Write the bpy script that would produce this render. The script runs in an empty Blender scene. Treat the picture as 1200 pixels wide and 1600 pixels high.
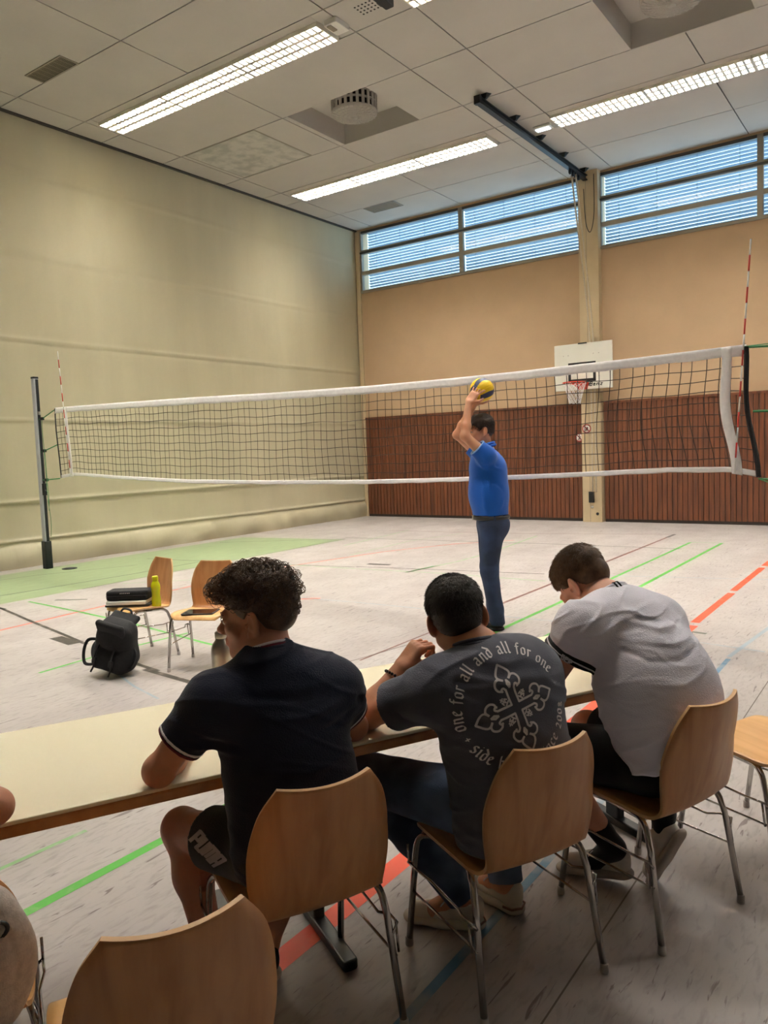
import bpy, math, random
import numpy as np
from mathutils import Vector, Matrix
from mathutils.bvhtree import BVHTree

# ------------------------------------------------------------------ camera
SC = bpy.context.scene
COL = SC.collection
random.seed(7)
RNG = np.random.default_rng(7)
cam_data = bpy.data.cameras.new('camera')
cam = bpy.data.objects.new('camera', cam_data)
COL.objects.link(cam)
cam_data.sensor_fit = 'VERTICAL'
cam_data.sensor_height = 36.0
cam_data.lens = 36.0 * 1203.0 / 1600.0
cam_data.clip_start = 0.05
cam_data.clip_end = 200
cam.matrix_world = Matrix(((0.8145156, -0.0159145, 0.57992333, 0.0),
                           (0.5789773, 0.08559967, -0.81083783, 0.0),
                           (-0.03673717, 0.9962025, 0.0789364, 1.6),
                           (0, 0, 0, 1)))
SC.camera = cam

# ------------------------------------------------------------------ light and exposure
SC.view_settings.view_transform = 'Standard'
SC.view_settings.look = 'None'
SC.view_settings.gamma = 1.0
SC.view_settings.use_curve_mapping = False
SC.view_settings.exposure = 0.76
LAMP_STRENGTH = 142.0          # emission of the fluorescent fixtures
LAMP_COLOUR = (1.0, 0.955, 0.88)
SKY_STRENGTH = 2.35

world = bpy.data.worlds.new('world')
SC.world = world
world.use_nodes = True
wn = world.node_tree
wn.nodes.clear()
w_out = wn.nodes.new('ShaderNodeOutputWorld')
w_bg = wn.nodes.new('ShaderNodeBackground')
w_bg.inputs['Color'].default_value = (0.52, 0.78, 1.0, 1)
w_bg.inputs['Strength'].default_value = SKY_STRENGTH
wn.links.new(w_bg.outputs[0], w_out.inputs[0])

# ------------------------------------------------------------------ materials
def lin(c):
    return tuple((x / 255.0 / 12.92) if x / 255.0 <= 0.04045 else ((x / 255.0 + 0.055) / 1.055) ** 2.4 for x in c)

def mat(name, rgb, rough=0.6, metal=0.0, var=0.0, scale=8.0, stretch=(1, 1, 1), bump=0.0, bscale=None,
        emit=None, estr=0.0, sss=0.0, trans=0.0, alpha=1.0, coat=0.0, detail=4.0, sheen=0.0, spec=0.5, rgb2=None, lo=.3, hi=.7):
    m = bpy.data.materials.new(name)
    m.use_nodes = True
    nt = m.node_tree
    b = nt.nodes['Principled BSDF']
    c = lin(rgb) + (1,)
    b.inputs['Base Color'].default_value = c
    b.inputs['Roughness'].default_value = rough
    b.inputs['Metallic'].default_value = metal
    b.inputs['Specular IOR Level'].default_value = spec
    if sheen: b.inputs['Sheen Weight'].default_value = sheen
    if coat: b.inputs['Coat Weight'].default_value = coat
    if sss:
        b.inputs['Subsurface Weight'].default_value = sss
        b.inputs['Subsurface Radius'].default_value = (0.02, 0.008, 0.004)
        b.inputs['Subsurface Scale'].default_value = 0.5
    if trans: b.inputs['Transmission Weight'].default_value = trans
    if alpha < 1: b.inputs['Alpha'].default_value = alpha
    if emit:
        b.inputs['Emission Color'].default_value = tuple(emit) + (1,)
        b.inputs['Emission Strength'].default_value = estr
    if var or bump or rgb2:
        tc = nt.nodes.new('ShaderNodeTexCoord')
        mp = nt.nodes.new('ShaderNodeMapping')
        mp.inputs['Scale'].default_value = stretch
        nt.links.new(tc.outputs['Object'], mp.inputs['Vector'])
        n = nt.nodes.new('ShaderNodeTexNoise')
        n.inputs['Scale'].default_value = scale
        n.inputs['Detail'].default_value = detail
        nt.links.new(mp.outputs[0], n.inputs['Vector'])
        if var or rgb2:
            r = nt.nodes.new('ShaderNodeValToRGB')
            r.color_ramp.elements[0].position = lo
            r.color_ramp.elements[1].position = hi
            cc = lin(rgb)
            if rgb2:
                r.color_ramp.elements[0].color = lin(rgb2) + (1,)
                r.color_ramp.elements[1].color = c
            else:
                r.color_ramp.elements[0].color = tuple(x * (1 - var) for x in cc) + (1,)
                r.color_ramp.elements[1].color = tuple(min(1, x * (1 + var)) for x in cc) + (1,)
            nt.links.new(n.outputs['Fac'], r.inputs['Fac'])
            nt.links.new(r.outputs['Color'], b.inputs['Base Color'])
        if bump:
            src = n
            if bscale:
                src = nt.nodes.new('ShaderNodeTexNoise')
                src.inputs['Scale'].default_value = bscale
                src.inputs['Detail'].default_value = 3
                nt.links.new(mp.outputs[0], src.inputs['Vector'])
            bp = nt.nodes.new('ShaderNodeBump')
            bp.inputs['Strength'].default_value = bump
            bp.inputs['Distance'].default_value = 0.01
            nt.links.new(src.outputs['Fac'], bp.inputs['Height'])
            nt.links.new(bp.outputs[0], b.inputs['Normal'])
    return m

M = {}
M['ceiling'] = mat('ceiling_panel', (188, 183, 175), 0.9, var=0.04, scale=1.2)
M['dark_gap'] = mat('ceiling_gap', (45, 40, 36), 0.9)
M['plaster'] = mat('far_wall_plaster', (182, 154, 122), 0.85, var=0.04, scale=1.5, bump=0.05, bscale=60)
M['pillar'] = mat('concrete_pillar', (196, 176, 142), 0.85, var=0.06, scale=3, bump=0.05, bscale=30)
M['curtain'] = mat('partition_tarpaulin', (192, 184, 154), 0.55, var=0.05, scale=1.3, bump=0.12, bscale=5, stretch=(1, 1.6, .35))
M['wall_white'] = mat('hall_wall_plaster', (190, 175, 150), 0.85, var=0.04, scale=1.5)
M['win_frame'] = mat('window_frame_metal', (140, 132, 118), 0.5, var=0.03, scale=10)
M['win_dark'] = mat('window_rail_dark', (62, 58, 52), 0.5)
M['slat'] = mat('blind_slat', (176, 196, 214), 0.5)
M['metal_dark'] = mat('dark_rail_steel', (48, 52, 52), 0.45, metal=0.6)
M['chrome'] = mat('chrome_tube', (190, 186, 182), 0.16, metal=1.0)
M['steel'] = mat('brushed_steel', (178, 172, 162), 0.3, metal=1.0, var=0.05, scale=40, stretch=(1, 1, .05))
M['alu'] = mat('aluminium_post', (178, 180, 184), 0.45, metal=0.0)
M['foot'] = mat('clear_foot_cap', (170, 165, 160), 0.4)
M['black_pl'] = mat('black_plastic', (22, 22, 23), 0.45)
M['black_fab'] = mat('black_fabric', (20, 20, 22), 0.85, var=0.3, scale=60, bump=0.3, bscale=200)
M['black_metal'] = mat('black_steel_frame', (24, 25, 26), 0.4, metal=0.3)
M['white_pl'] = mat('white_plastic', (225, 222, 214), 0.5)
M['white_tape'] = mat('white_net_tape', (246, 243, 240), 0.7, var=0.05, scale=30, bump=0.2, bscale=25)
M['net'] = mat('black_net_cord', (42, 34, 30), 0.8)
M['green_rope'] = mat('green_rope', (52, 120, 70), 0.7)
M['rope'] = mat('pale_rope', (196, 184, 160), 0.8, var=0.1, scale=60)
M['red'] = mat('red_paint', (196, 44, 36), 0.45)
M['white_paint'] = mat('white_paint', (232, 230, 224), 0.5)
M['hoop'] = mat('orange_hoop', (222, 66, 40), 0.4)
M['board'] = mat('white_backboard', (222, 220, 208), 0.5, var=0.02, scale=3)
M['ink'] = mat('black_ink', (22, 20, 20), 0.6)
M['grille'] = mat('air_grille', (140, 132, 116), 0.6)
M['patch'] = mat('stained_panel', (192, 189, 180), 0.8, rgb2=(168, 166, 158), scale=5, detail=10, lo=.38, hi=.58)
M['emblem'] = mat('small_case_emblem', (160, 160, 165), 0.4, metal=.5)

def wood(name, a, b, scale=3.0, axis=2, rough=0.4, coat=0.15):
    m = bpy.data.materials.new(name)
    m.use_nodes = True
    nt = m.node_tree
    p = nt.nodes['Principled BSDF']
    p.inputs['Roughness'].default_value = rough
    p.inputs['Coat Weight'].default_value = coat
    tc = nt.nodes.new('ShaderNodeTexCoord')
    mp = nt.nodes.new('ShaderNodeMapping')
    s = [14.0, 14.0, 14.0]
    s[axis] = 0.9
    mp.inputs['Scale'].default_value = s
    n = nt.nodes.new('ShaderNodeTexNoise')
    n.inputs['Scale'].default_value = scale
    n.inputs['Detail'].default_value = 6
    n.inputs['Distortion'].default_value = 0.4
    r = nt.nodes.new('ShaderNodeValToRGB')
    r.color_ramp.elements[0].position = 0.32
    r.color_ramp.elements[0].color = lin(b) + (1,)
    r.color_ramp.elements[1].position = 0.62
    r.color_ramp.elements[1].color = lin(a) + (1,)
    nt.links.new(tc.outputs['Object'], mp.inputs['Vector'])
    nt.links.new(mp.outputs[0], n.inputs['Vector'])
    nt.links.new(n.outputs['Fac'], r.inputs['Fac'])
    nt.links.new(r.outputs['Color'], p.inputs['Base Color'])
    return m

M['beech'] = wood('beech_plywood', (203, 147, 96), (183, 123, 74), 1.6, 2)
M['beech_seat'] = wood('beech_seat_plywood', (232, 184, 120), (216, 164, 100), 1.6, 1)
M['beech_edge'] = mat('beech_ply_edge', (214, 170, 118), 0.5, var=0.06, scale=30)
M['panel_wood'] = wood('dark_panel_wood', (108, 60, 32), (70, 37, 19), 1.2, 2, rough=0.5, coat=0.05)
M['table_edge'] = wood('table_edge_beech', (196, 138, 84), (176, 118, 68), 1.5, 1)
M['table_top'] = mat('cream_laminate', (250, 240, 208), 0.42, var=0.01, scale=3)

def floor_mat():
    m = bpy.data.materials.new('speckled_vinyl_floor')
    m.use_nodes = True
    nt = m.node_tree
    p = nt.nodes['Principled BSDF']
    p.inputs['Specular IOR Level'].default_value = 0.5
    tc = nt.nodes.new('ShaderNodeTexCoord')
    def noise(scale, st, det=5, dist=0.0):
        mp = nt.nodes.new('ShaderNodeMapping')
        mp.inputs['Scale'].default_value = st
        n = nt.nodes.new('ShaderNodeTexNoise')
        n.inputs['Scale'].default_value = scale
        n.inputs['Detail'].default_value = det
        n.inputs['Distortion'].default_value = dist
        nt.links.new(tc.outputs['Object'], mp.inputs['Vector'])
        nt.links.new(mp.outputs[0], n.inputs['Vector'])
        return n
    def ramp(n, p0, c0, p1, c1):
        r = nt.nodes.new('ShaderNodeValToRGB')
        r.color_ramp.elements[0].position = p0
        r.color_ramp.elements[0].color = c0
        r.color_ramp.elements[1].position = p1
        r.color_ramp.elements[1].color = c1
        nt.links.new(n.outputs['Fac'], r.inputs['Fac'])
        return r
    base = ramp(noise(2.5, (1, .35, 1)), .3, lin((165, 157, 153)) + (1,), .7, lin((181, 174, 169)) + (1,))
    fine = ramp(noise(26, (1.6, .45, 1), 4, .6), .30, (.80, .78, .77, 1), .50, (1, 1, 1, 1))
    fleck = ramp(noise(13, (3.2, .42, 1), 3, .9), .29, (.45, .40, .40, 1), .35, (1, 1, 1, 1))
    def mul(a, b):
        x = nt.nodes.new('ShaderNodeMix')
        x.data_type = 'RGBA'
        x.blend_type = 'MULTIPLY'
        x.inputs[0].default_value = 1
        nt.links.new(a, x.inputs[6])
        nt.links.new(b, x.inputs[7])
        return x.outputs[2]
    c = mul(mul(base.outputs[0], fine.outputs[0]), fleck.outputs[0])
    nt.links.new(c, p.inputs['Base Color'])
    rr = ramp(noise(3, (1, 1, 1)), .3, (.34, .34, .34, 1), .7, (.46, .46, .46, 1))
    nt.links.new(rr.outputs[0], p.inputs['Roughness'])
    bp = nt.nodes.new('ShaderNodeBump')
    bp.inputs['Strength'].default_value = 0.06
    bp.inputs['Distance'].default_value = 0.004
    nt.links.new(noise(14, (2.2, .6, 1)).outputs['Fac'], bp.inputs['Height'])
    nt.links.new(bp.outputs[0], p.inputs['Normal'])
    return m
M['floor'] = floor_mat()
def line_mat(name, rgb, worn):
    return mat(name, rgb, 0.45, rgb2=worn, scale=9, detail=6, lo=.30, hi=.45)
M['l_red'] = line_mat('red_court_line', (236, 84, 52), (226, 110, 82))
M['l_redthin'] = line_mat('thin_red_court_line', (216, 116, 94), (204, 150, 132))
M['l_green'] = line_mat('green_court_line', (84, 172, 66), (118, 176, 98))
M['l_greenpale'] = line_mat('pale_green_court_line', (138, 178, 124), (178, 184, 164))
M['l_blue'] = mat('blue_court_line', (84, 130, 160), .45, rgb2=(150, 158, 162), scale=5, detail=6, lo=.38, hi=.55)
M['l_bluepale'] = line_mat('pale_blue_court_line', (150, 164, 174), (176, 176, 174))
M['l_black'] = line_mat('black_court_line', (66, 60, 54), (120, 110, 100))
M['l_dark'] = line_mat('dark_green_court_line', (84, 92, 76), (118, 120, 104))
M['l_brown'] = line_mat('brown_court_line', (112, 70, 60), (140, 104, 92))
M['green_zone'] = mat('green_court_area', (146, 164, 122), 0.42, rgb2=(134, 150, 112), scale=9, detail=6, stretch=(2, .4, 1))
M['joint'] = mat('floor_joint', (110, 100, 92), 0.7)

def emit_mat(name, rgb, s):
    m = bpy.data.materials.new(name)
    m.use_nodes = True
    nt = m.node_tree
    nt.nodes.clear()
    o = nt.nodes.new('ShaderNodeOutputMaterial')
    e = nt.nodes.new('ShaderNodeEmission')
    e.inputs['Color'].default_value = tuple(rgb) + (1,)
    e.inputs['Strength'].default_value = s
    nt.links.new(e.outputs[0], o.inputs[0])
    return m
M['tube'] = emit_mat('fluorescent_light', LAMP_COLOUR, LAMP_STRENGTH)
M['louvre'] = mat('white_louvre', (236, 230, 214), 0.4, spec=.6)
M['glass'] = None
def glass_mat():
    m = bpy.data.materials.new('window_glass')
    m.use_nodes = True
    nt = m.node_tree
    nt.nodes.clear()
    o = nt.nodes.new('ShaderNodeOutputMaterial')
    mx = nt.nodes.new('ShaderNodeMixShader')
    t = nt.nodes.new('ShaderNodeBsdfTransparent')
    t.inputs['Color'].default_value = (.93, .97, .98, 1)
    g = nt.nodes.new('ShaderNodeBsdfGlossy')
    g.inputs['Roughness'].default_value = 0.02
    mx.inputs[0].default_value = 0.05
    nt.links.new(t.outputs[0], mx.inputs[1])
    nt.links.new(g.outputs[0], mx.inputs[2])
    nt.links.new(mx.outputs[0], o.inputs[0])
    return m
M['glass'] = glass_mat()

# ------------------------------------------------------------------ mesh builder
def tag(o, label=None, cat=None, group=None, kind=None):
    if label: o['label'] = label
    if cat: o['category'] = cat
    if group: o['group'] = group
    if kind: o['kind'] = kind
    return o

def thing(name, label, cat, loc=(0, 0, 0), rz=0.0, group=None):
    o = bpy.data.objects.new(name, None)
    o.empty_display_size = 0.1
    COL.objects.link(o)
    o.location = loc
    o.rotation_euler = (0, 0, rz)
    return tag(o, label, cat, group)

class MB:
    def __init__(s):
        s.v = []; s.f = []; s.m = []; s.sm = []
    def add(s, vs, fs, mi=0, smooth=False):
        o = len(s.v)
        s.v.extend([tuple(map(float, v)) for v in vs])
        for f in fs:
            s.f.append(tuple(i + o for i in f)); s.m.append(mi); s.sm.append(smooth)
        return s
    def box(s, lo, hi, mi=0):
        x0, y0, z0 = lo; x1, y1, z1 = hi
        return s.add([(x0, y0, z0), (x1, y0, z0), (x1, y1, z0), (x0, y1, z0), (x0, y0, z1), (x1, y0, z1), (x1, y1, z1), (x0, y1, z1)],
                     [(0, 3, 2, 1), (4, 5, 6, 7), (0, 1, 5, 4), (1, 2, 6, 5), (2, 3, 7, 6), (3, 0, 4, 7)], mi)
    def obox(s, c, ax, ay, az, mi=0):
        c, ax, ay, az = map(Vector, (c, ax, ay, az))
        vs = [c + sx * ax + sy * ay + sz * az for sz in (-1, 1) for sx, sy in ((-1, -1), (1, -1), (1, 1), (-1, 1))]
        return s.add(vs, [(0, 3, 2, 1), (4, 5, 6, 7), (0, 1, 5, 4), (1, 2, 6, 5), (2, 3, 7, 6), (3, 0, 4, 7)], mi)
    def rbox(s, lo, hi, r=0.01, mi=0, seg=3):
        # box with rounded vertical corners and softened top and bottom rims
        x0, y0, z0 = lo; x1, y1, z1 = hi
        r = min(r, (x1 - x0) / 2.01, (y1 - y0) / 2.01)
        def ring(d, z):
            pts = []
            for cx, cy, a0 in ((x1 - r, y1 - r, 0), (x0 + r, y1 - r, 90), (x0 + r, y0 + r, 180), (x1 - r, y0 + r, 270)):
                for k in range(seg + 1):
                    a = math.radians(a0 + 90 * k / seg)
                    pts.append((cx + (r - d) * math.cos(a), cy + (r - d) * math.sin(a), z))
            return pts
        e = min(r * .5, (z1 - z0) * .3)
        rings = [ring(e, z0), ring(e * .3, z0 + e * .3), ring(0, z0 + e), ring(0, z1 - e), ring(e * .3, z1 - e * .3), ring(e, z1)]
        n = len(rings[0]); vs = [p for q in rings for p in q]; fs = []
        for i in range(len(rings) - 1):
            for j in range(n):
                fs.append((i * n + j, i * n + (j + 1) % n, (i + 1) * n + (j + 1) % n, (i + 1) * n + j))
        fs.append(tuple(reversed(range(n)))); fs.append(tuple((len(rings) - 1) * n + j for j in range(n)))
        return s.add(vs, fs, mi, False)
    def tube(s, path, r, n=8, mi=0, closed=False, cap=True, smooth=True, flat=None):
        P = [Vector(p) for p in path]
        R = r if hasattr(r, '__len__') else [r] * len(P)
        m = len(P)
        T = []
        for i in range(m):
            a = P[i - 1] if (i > 0 or closed) else P[i]
            b = P[(i + 1) % m] if (i < m - 1 or closed) else P[i]
            t = b - a
            T.append(t.normalized() if t.length > 1e-9 else Vector((0, 0, 1)))
        up = Vector((0, 0, 1)) if abs(T[0].z) < 0.9 else Vector((1, 0, 0))
        N = (up - T[0] * up.dot(T[0])).normalized()
        vs = []
        for i in range(m):
            N = N - T[i] * N.dot(T[i])
            N = N.normalized() if N.length > 1e-6 else T[i].orthogonal().normalized()
            B = T[i].cross(N)
            for k in range(n):
                a = 2 * math.pi * k / n
                fx = flat if flat else 1.0
                vs.append(P[i] + N * (math.cos(a) * R[i]) + B * (math.sin(a) * R[i] * fx))
        fs = []
        for i in range(m if closed else m - 1):
            for k in range(n):
                j = (i + 1) % m
                fs.append((i * n + k, i * n + (k + 1) % n, j * n + (k + 1) % n, j * n + k))
        if cap and not closed and n > 2:
            fs.append(tuple(reversed(range(n)))); fs.append(tuple((m - 1) * n + k for k in range(n)))
        return s.add(vs, fs, mi, smooth)
    def lathe(s, prof, c=(0, 0, 0), n=24, mi=0, smooth=True, axis=None, mis=None):
        c = Vector(c)
        q = Vector((0, 0, 1)).rotation_difference(Vector(axis).normalized()) if axis is not None else None
        vs = []
        for r, z in prof:
            for k in range(n):
                a = 2 * math.pi * k / n
                p = Vector((r * math.cos(a), r * math.sin(a), z))
                if q: p = q @ p
                vs.append(c + p)
        for i in range(len(prof) - 1):
            pass
        o = len(s.v); s.v.extend([tuple(v) for v in vs])
        for i in range(len(prof) - 1):
            for k in range(n):
                s.f.append((o + i * n + k, o + i * n + (k + 1) % n, o + (i + 1) * n + (k + 1) % n, o + (i + 1) * n + k))
                s.m.append(mis[i] if mis else mi); s.sm.append(smooth)
        if prof[0][0] > 1e-5:
            s.f.append(tuple(o + k for k in reversed(range(n)))); s.m.append(mis[0] if mis else mi); s.sm.append(False)
        if prof[-1][0] > 1e-5:
            s.f.append(tuple(o + (len(prof) - 1) * n + k for k in range(n))); s.m.append(mis[-1] if mis else mi); s.sm.append(False)
        return s
    def sheet(s, fn, nu, nv, th=0.0, mi=0, edge=None, smooth=True):
        # fn(u,v) -> (point, normal) ; a sheet with real thickness th
        top = []; bot = []
        for i in range(nu + 1):
            for j in range(nv + 1):
                p, nrm = fn(i / nu, j / nv)
                p = Vector(p); nrm = Vector(nrm).normalized()
                top.append(p + nrm * th / 2); bot.append(p - nrm * th / 2)
        w = nv + 1; fs = []
        for i in range(nu):
            for j in range(nv):
                fs.append((i * w + j, (i + 1) * w + j, (i + 1) * w + j + 1, i * w + j + 1))
        s.add(top, fs, mi, smooth)
        if th:
            s.add(bot, [tuple(reversed(f)) for f in fs], mi, smooth)
            o = len(s.v) - 2 * len(top)
            L = len(top)
            rim = [i * w for i in range(nu + 1)] + [nu * w + j for j in range(1, nv + 1)] + [i * w + nv for i in range(nu - 1, -1, -1)] + [j for j in range(nv - 1, 0, -1)]
            for a, b in zip(rim, rim[1:] + rim[:1]):
                s.f.append((o + a, o + L + a, o + L + b, o + b)); s.m.append(edge if edge is not None else mi); s.sm.append(False)
        return s
    def build(s, name, mats, parent=None, loc=None):
        me = bpy.data.meshes.new(name)
        me.from_pydata(s.v, [], s.f)
        if not isinstance(mats, (list, tuple)): mats = [mats]
        for q in mats: me.materials.append(q)
        me.polygons.foreach_set('material_index', s.m)
        me.polygons.foreach_set('use_smooth', s.sm)
        me.update()
        o = bpy.data.objects.new(name, me)
        COL.objects.link(o)
        if parent: o.parent = parent
        if loc: o.location = loc
        return o

def copy_tree(o, parent=None, **kw):
    c = o.copy()
    COL.objects.link(c)
    if parent: c.parent = parent
    for ch in list(o.children):
        copy_tree(ch, c)
    return c

def structure(o):
    o['kind'] = 'structure'
    return o

def arc(p0, p1, p2, n=8):
    # quadratic bezier
    p0, p1, p2 = Vector(p0), Vector(p1), Vector(p2)
    return [(1 - t) ** 2 * p0 + 2 * t * (1 - t) * p1 + t * t * p2 for t in [i / n for i in range(n + 1)]]

def smooth_path(pts, n=6):
    P = [Vector(p) for p in pts]
    out = []
    for i in range(len(P) - 1):
        a = P[max(i - 1, 0)]; b = P[i]; c = P[i + 1]; d = P[min(i + 2, len(P) - 1)]
        for k in range(n):
            t = k / n
            out.append(0.5 * ((2 * b) + (c - a) * t + (2 * a - 5 * b + 4 * c - d) * t * t + (-a + 3 * b - 3 * c + d) * t ** 3))
    out.append(P[-1])
    return out
# ------------------------------------------------------------------ room
XL, YF, ZC = -11.51, 15.353, 6.95
XR, YB = 12.0, -9.0

# floor with its painted court lines
fl = MB()
fl.add([(XL - .3, YB - .3, 0), (XR + .3, YB - .3, 0), (XR + .3, YF + .3, 0), (XL - .3, YF + .3, 0)], [(0, 1, 2, 3)], 0)
fl.box((XL - .3, YB - .3, -.12), (XR + .3, YF + .3, -.002), 0)
FM = ['floor', 'l_red', 'l_redthin', 'l_green', 'l_greenpale', 'l_blue', 'l_bluepale', 'l_black', 'l_dark', 'l_brown', 'green_zone', 'joint']
def court(pts, w, name, z=0.0012):
    mi = FM.index(name)
    P = [Vector((p[0], p[1], 0)) for p in pts]
    n = len(P); L = []; R = []
    for i in range(n):
        t = (P[min(i + 1, n - 1)] - P[max(i - 1, 0)]).normalized()
        s = Vector((-t.y, t.x, 0)) * w / 2
        L.append(P[i] + s + Vector((0, 0, z))); R.append(P[i] - s + Vector((0, 0, z)))
    fl.add(L + R, [(n + i, n + i + 1, i + 1, i) for i in range(n - 1)], mi)
fl.add([(-11.0, 3.0, .0006), (-8.72, 3.0, .0006), (-8.82, 11.05, .0006), (-11.1, 10.7, .0006)], [(0, 1, 2, 3)], FM.index('green_zone'))
court([(-1.665, -6), (-1.665, 6.85)], .085, 'l_red')
court([(-1.68, 6.97), (-1.68, 8.48)], .075, 'l_red')
court([(-1.69, 8.62), (-1.69, 10.3)], .075, 'l_red')
court([(-1.69, 10.45), (-1.69, 13.6)], .075, 'l_red')
court([(-1.19, -6), (-1.19, 5.9)], .034, 'l_blue')
court([(-1.2, 5.96), (-1.08, 7.3), (-.9, 9.0)], .035, 'l_bluepale')
court([(-2.62, -2), (-2.62, 12.55)], .05, 'l_green')
court([(-3.07, 5.0), (-3.07, 12.5)], .045, 'l_green')
court([(-3.0, 1.35), (-2.98, 1.85)], .025, 'l_greenpale')
court([(-3.07, 12.5), (-2.6, 12.55)], .04, 'l_greenpale')
court([(-3.57, 7.0), (-3.57, 13.0)], .04, 'l_brown')
court([(-3.57, 13.0), (-3.57, 13.5)], .06, 'l_black')
court([(-3.57, 4.6), (-3.57, 7.0)], .02, 'l_brown')
court([(-7.2, 2.6), (-7.36, 3.81), (-7.47, 5.01), (-7.56, 6.5), (-7.57, 7.95), (-7.41, 8.61), (-7.11, 9.9), (-6.53, 11.13), (-5.8, 11.9)], .045, 'l_redthin')
court([(-5.68, 6.3), (-5.5, 6.42)], .06, 'l_redthin')
court([(-10.36, 7.84), (-7.75, 8.21), (-6.56, 8.42)], .035, 'l_dark')
court([(-6.56, 8.45), (-6.13, 8.53), (-4.76, 8.74), (-3.92, 8.86)], .035, 'l_black')
court([(-6.56, 8.72), (-6.2, 8.78)], .1, 'l_black')
court([(-3.9, 8.87), (-1.5, 9.45), (2.0, 10.2)], .025, 'l_bluepale')
court([(-9.0, 11.3), (-6.86, 11.48), (-5.03, 11.63), (-3.0, 11.7)], .04, 'l_dark')
court([(-8.9, 12.6), (-6.2, 12.85), (-3.57, 13.5)], .03, 'l_brown')
court([(-10.9, 9.9), (-8.87, 11.14)], .03, 'l_dark')
court([(-8.87, 11.14), (-8.78, 8.0), (-8.74, 5.6)], .02, 'l_dark')
court([(-9.36, 4.0), (-9.3, 4.88), (-9.18, 6.65), (-9.2, 7.9)], .035, 'l_dark')
court([(-10.68, 5.0), (-10.5, 6.0), (-9.9, 7.3)], .025, 'l_dark')
court([(-8.35, 4.99), (-8.02, 5.2)], .05, 'l_dark')
court([(-8.62, 4.42), (-8.4, 4.42)], .05, 'l_dark')
court([(-8.52, 4.43), (-7.65, 4.23), (-6.58, 4.0), (-6.04, 3.88)], .04, 'l_black')
court([(-6.56, 3.90), (-6.16, 3.84)], .12, 'l_black')
court([(-5.7, 3.82), (-5.04, 3.68), (-4.76, 3.64)], .04, 'l_black')
court([(-4.9, 3.62), (-4.27, 3.56)], .055, 'l_black')
court([(-8.58, 4.80), (-7.5, 4.72), (-6.35, 4.61), (-5.1, 4.41), (-4.7, 4.38)], .035, 'l_green')
court([(-5.56, 3.15), (-5.61, 3.8), (-5.55, 4.6)], .035, 'l_green')
court([(-8.6, 6.1), (-7.7, 6.9), (-7.2, 7.4)], .025, 'l_greenpale')
court([(-5.62, 8.3), (-5.47, 9.4), (-5.47, 10.4), (-5.7, 12.6)], .035, 'l_greenpale')
court([(-5.62, 8.3), (-5.55, 8.9)], .045, 'l_green')
court([(-8.25, 10.3), (-8.4, 11.6), (-8.55, 12.8)], .03, 'l_greenpale')
court([(-7.9, 8.2), (-6.44, 8.3), (-5.14, 8.42), (-3.7, 8.4)], .03, 'l_greenpale')
court([(-7.4, 9.4), (-7.5, 11.2), (-7.2, 12.6)], .025, 'l_greenpale')
court([(-8.0, 6.1), (-5.1, 6.41), (-3.88, 6.45), (-2.82, 6.49), (-1.0, 6.22)], .022, 'l_bluepale')
court([(-5.2, 3.52), (-4.6, 3.3), (-4.2, 3.2)], .02, 'l_bluepale')
court([(-1.62, 6.62), (-1.50, 6.60)], .05, 'l_dark')
court([(-3.8, 3.6), (-3.5, 5.2)], .01, 'joint')
court([(-.86, -6), (-.86, 15)], .006, 'joint')
court([(1.1, -6), (1.1, 15)], .006, 'joint')
court([(-.82, -6), (-.82, -5)], .006, 'joint')
floor = structure(fl.build('floor', [M[k] for k in FM]))

# partition curtain on the left, a sheet of tarpaulin with sewn seams
SEAMS = [6.12, 4.85, 3.54, 2.28, 1.02, .415]
def curtain_fn(u, v):
    y = YB + (YF - YB) * u
    z = 7.0 * (v ** 1.25)
    x = 0.0
    for k, s in enumerate(SEAMS):
        d = z - s
        x += (.034 if s < 1.1 else .020) * math.exp(-(d / .018) ** 2) - (.010 if s < 1.1 else .004) * math.exp(-((d + .05) / .035) ** 2)
    x += .012 * math.sin(y * 1.7 + math.sin(z * 1.3) * 1.1) * math.sin(z * .9 + .5)
    x += .006 * math.sin(y * 6.1 + z * .6) * (0.4 + 0.6 * abs(math.sin(y * .6)))
    if z < 1.0:
        t = 1 - z
        x += .10 * t * t + .02 * t * math.sin(y * 2.3 + z * 4) + .015 * t * math.sin(y * 5.3 - z * 7)
    if z < .4:
        t = (.4 - z) / .4
        x += .05 * math.sin(math.pi * min(1, t)) + .012 * math.sin(y * 9 + math.sin(y * 3) * 2) * math.sin(math.pi * t)
    return (XL - .05 + x, y, z), (1, 0, 0)
vs = []
NU, NV = 260, 230
for i in range(NU + 1):
    # denser toward the part in view
    u = i / NU
    for j in range(NV + 1):
        vs.append(curtain_fn(u, j / NV)[0])
w = NV + 1
cm = MB().add(vs, [(i * w + j, (i + 1) * w + j, (i + 1) * w + j + 1, i * w + j + 1) for i in range(NU) for j in range(NV)], 0, True)
structure(cm.build('wall_left', [M['curtain']]))
tm = MB(); tm.box((XL - .03, YB, ZC - .03), (XL + .02, YF, ZC + .02))
structure(tm.build('trim_1', [M['win_dark']]))

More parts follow.
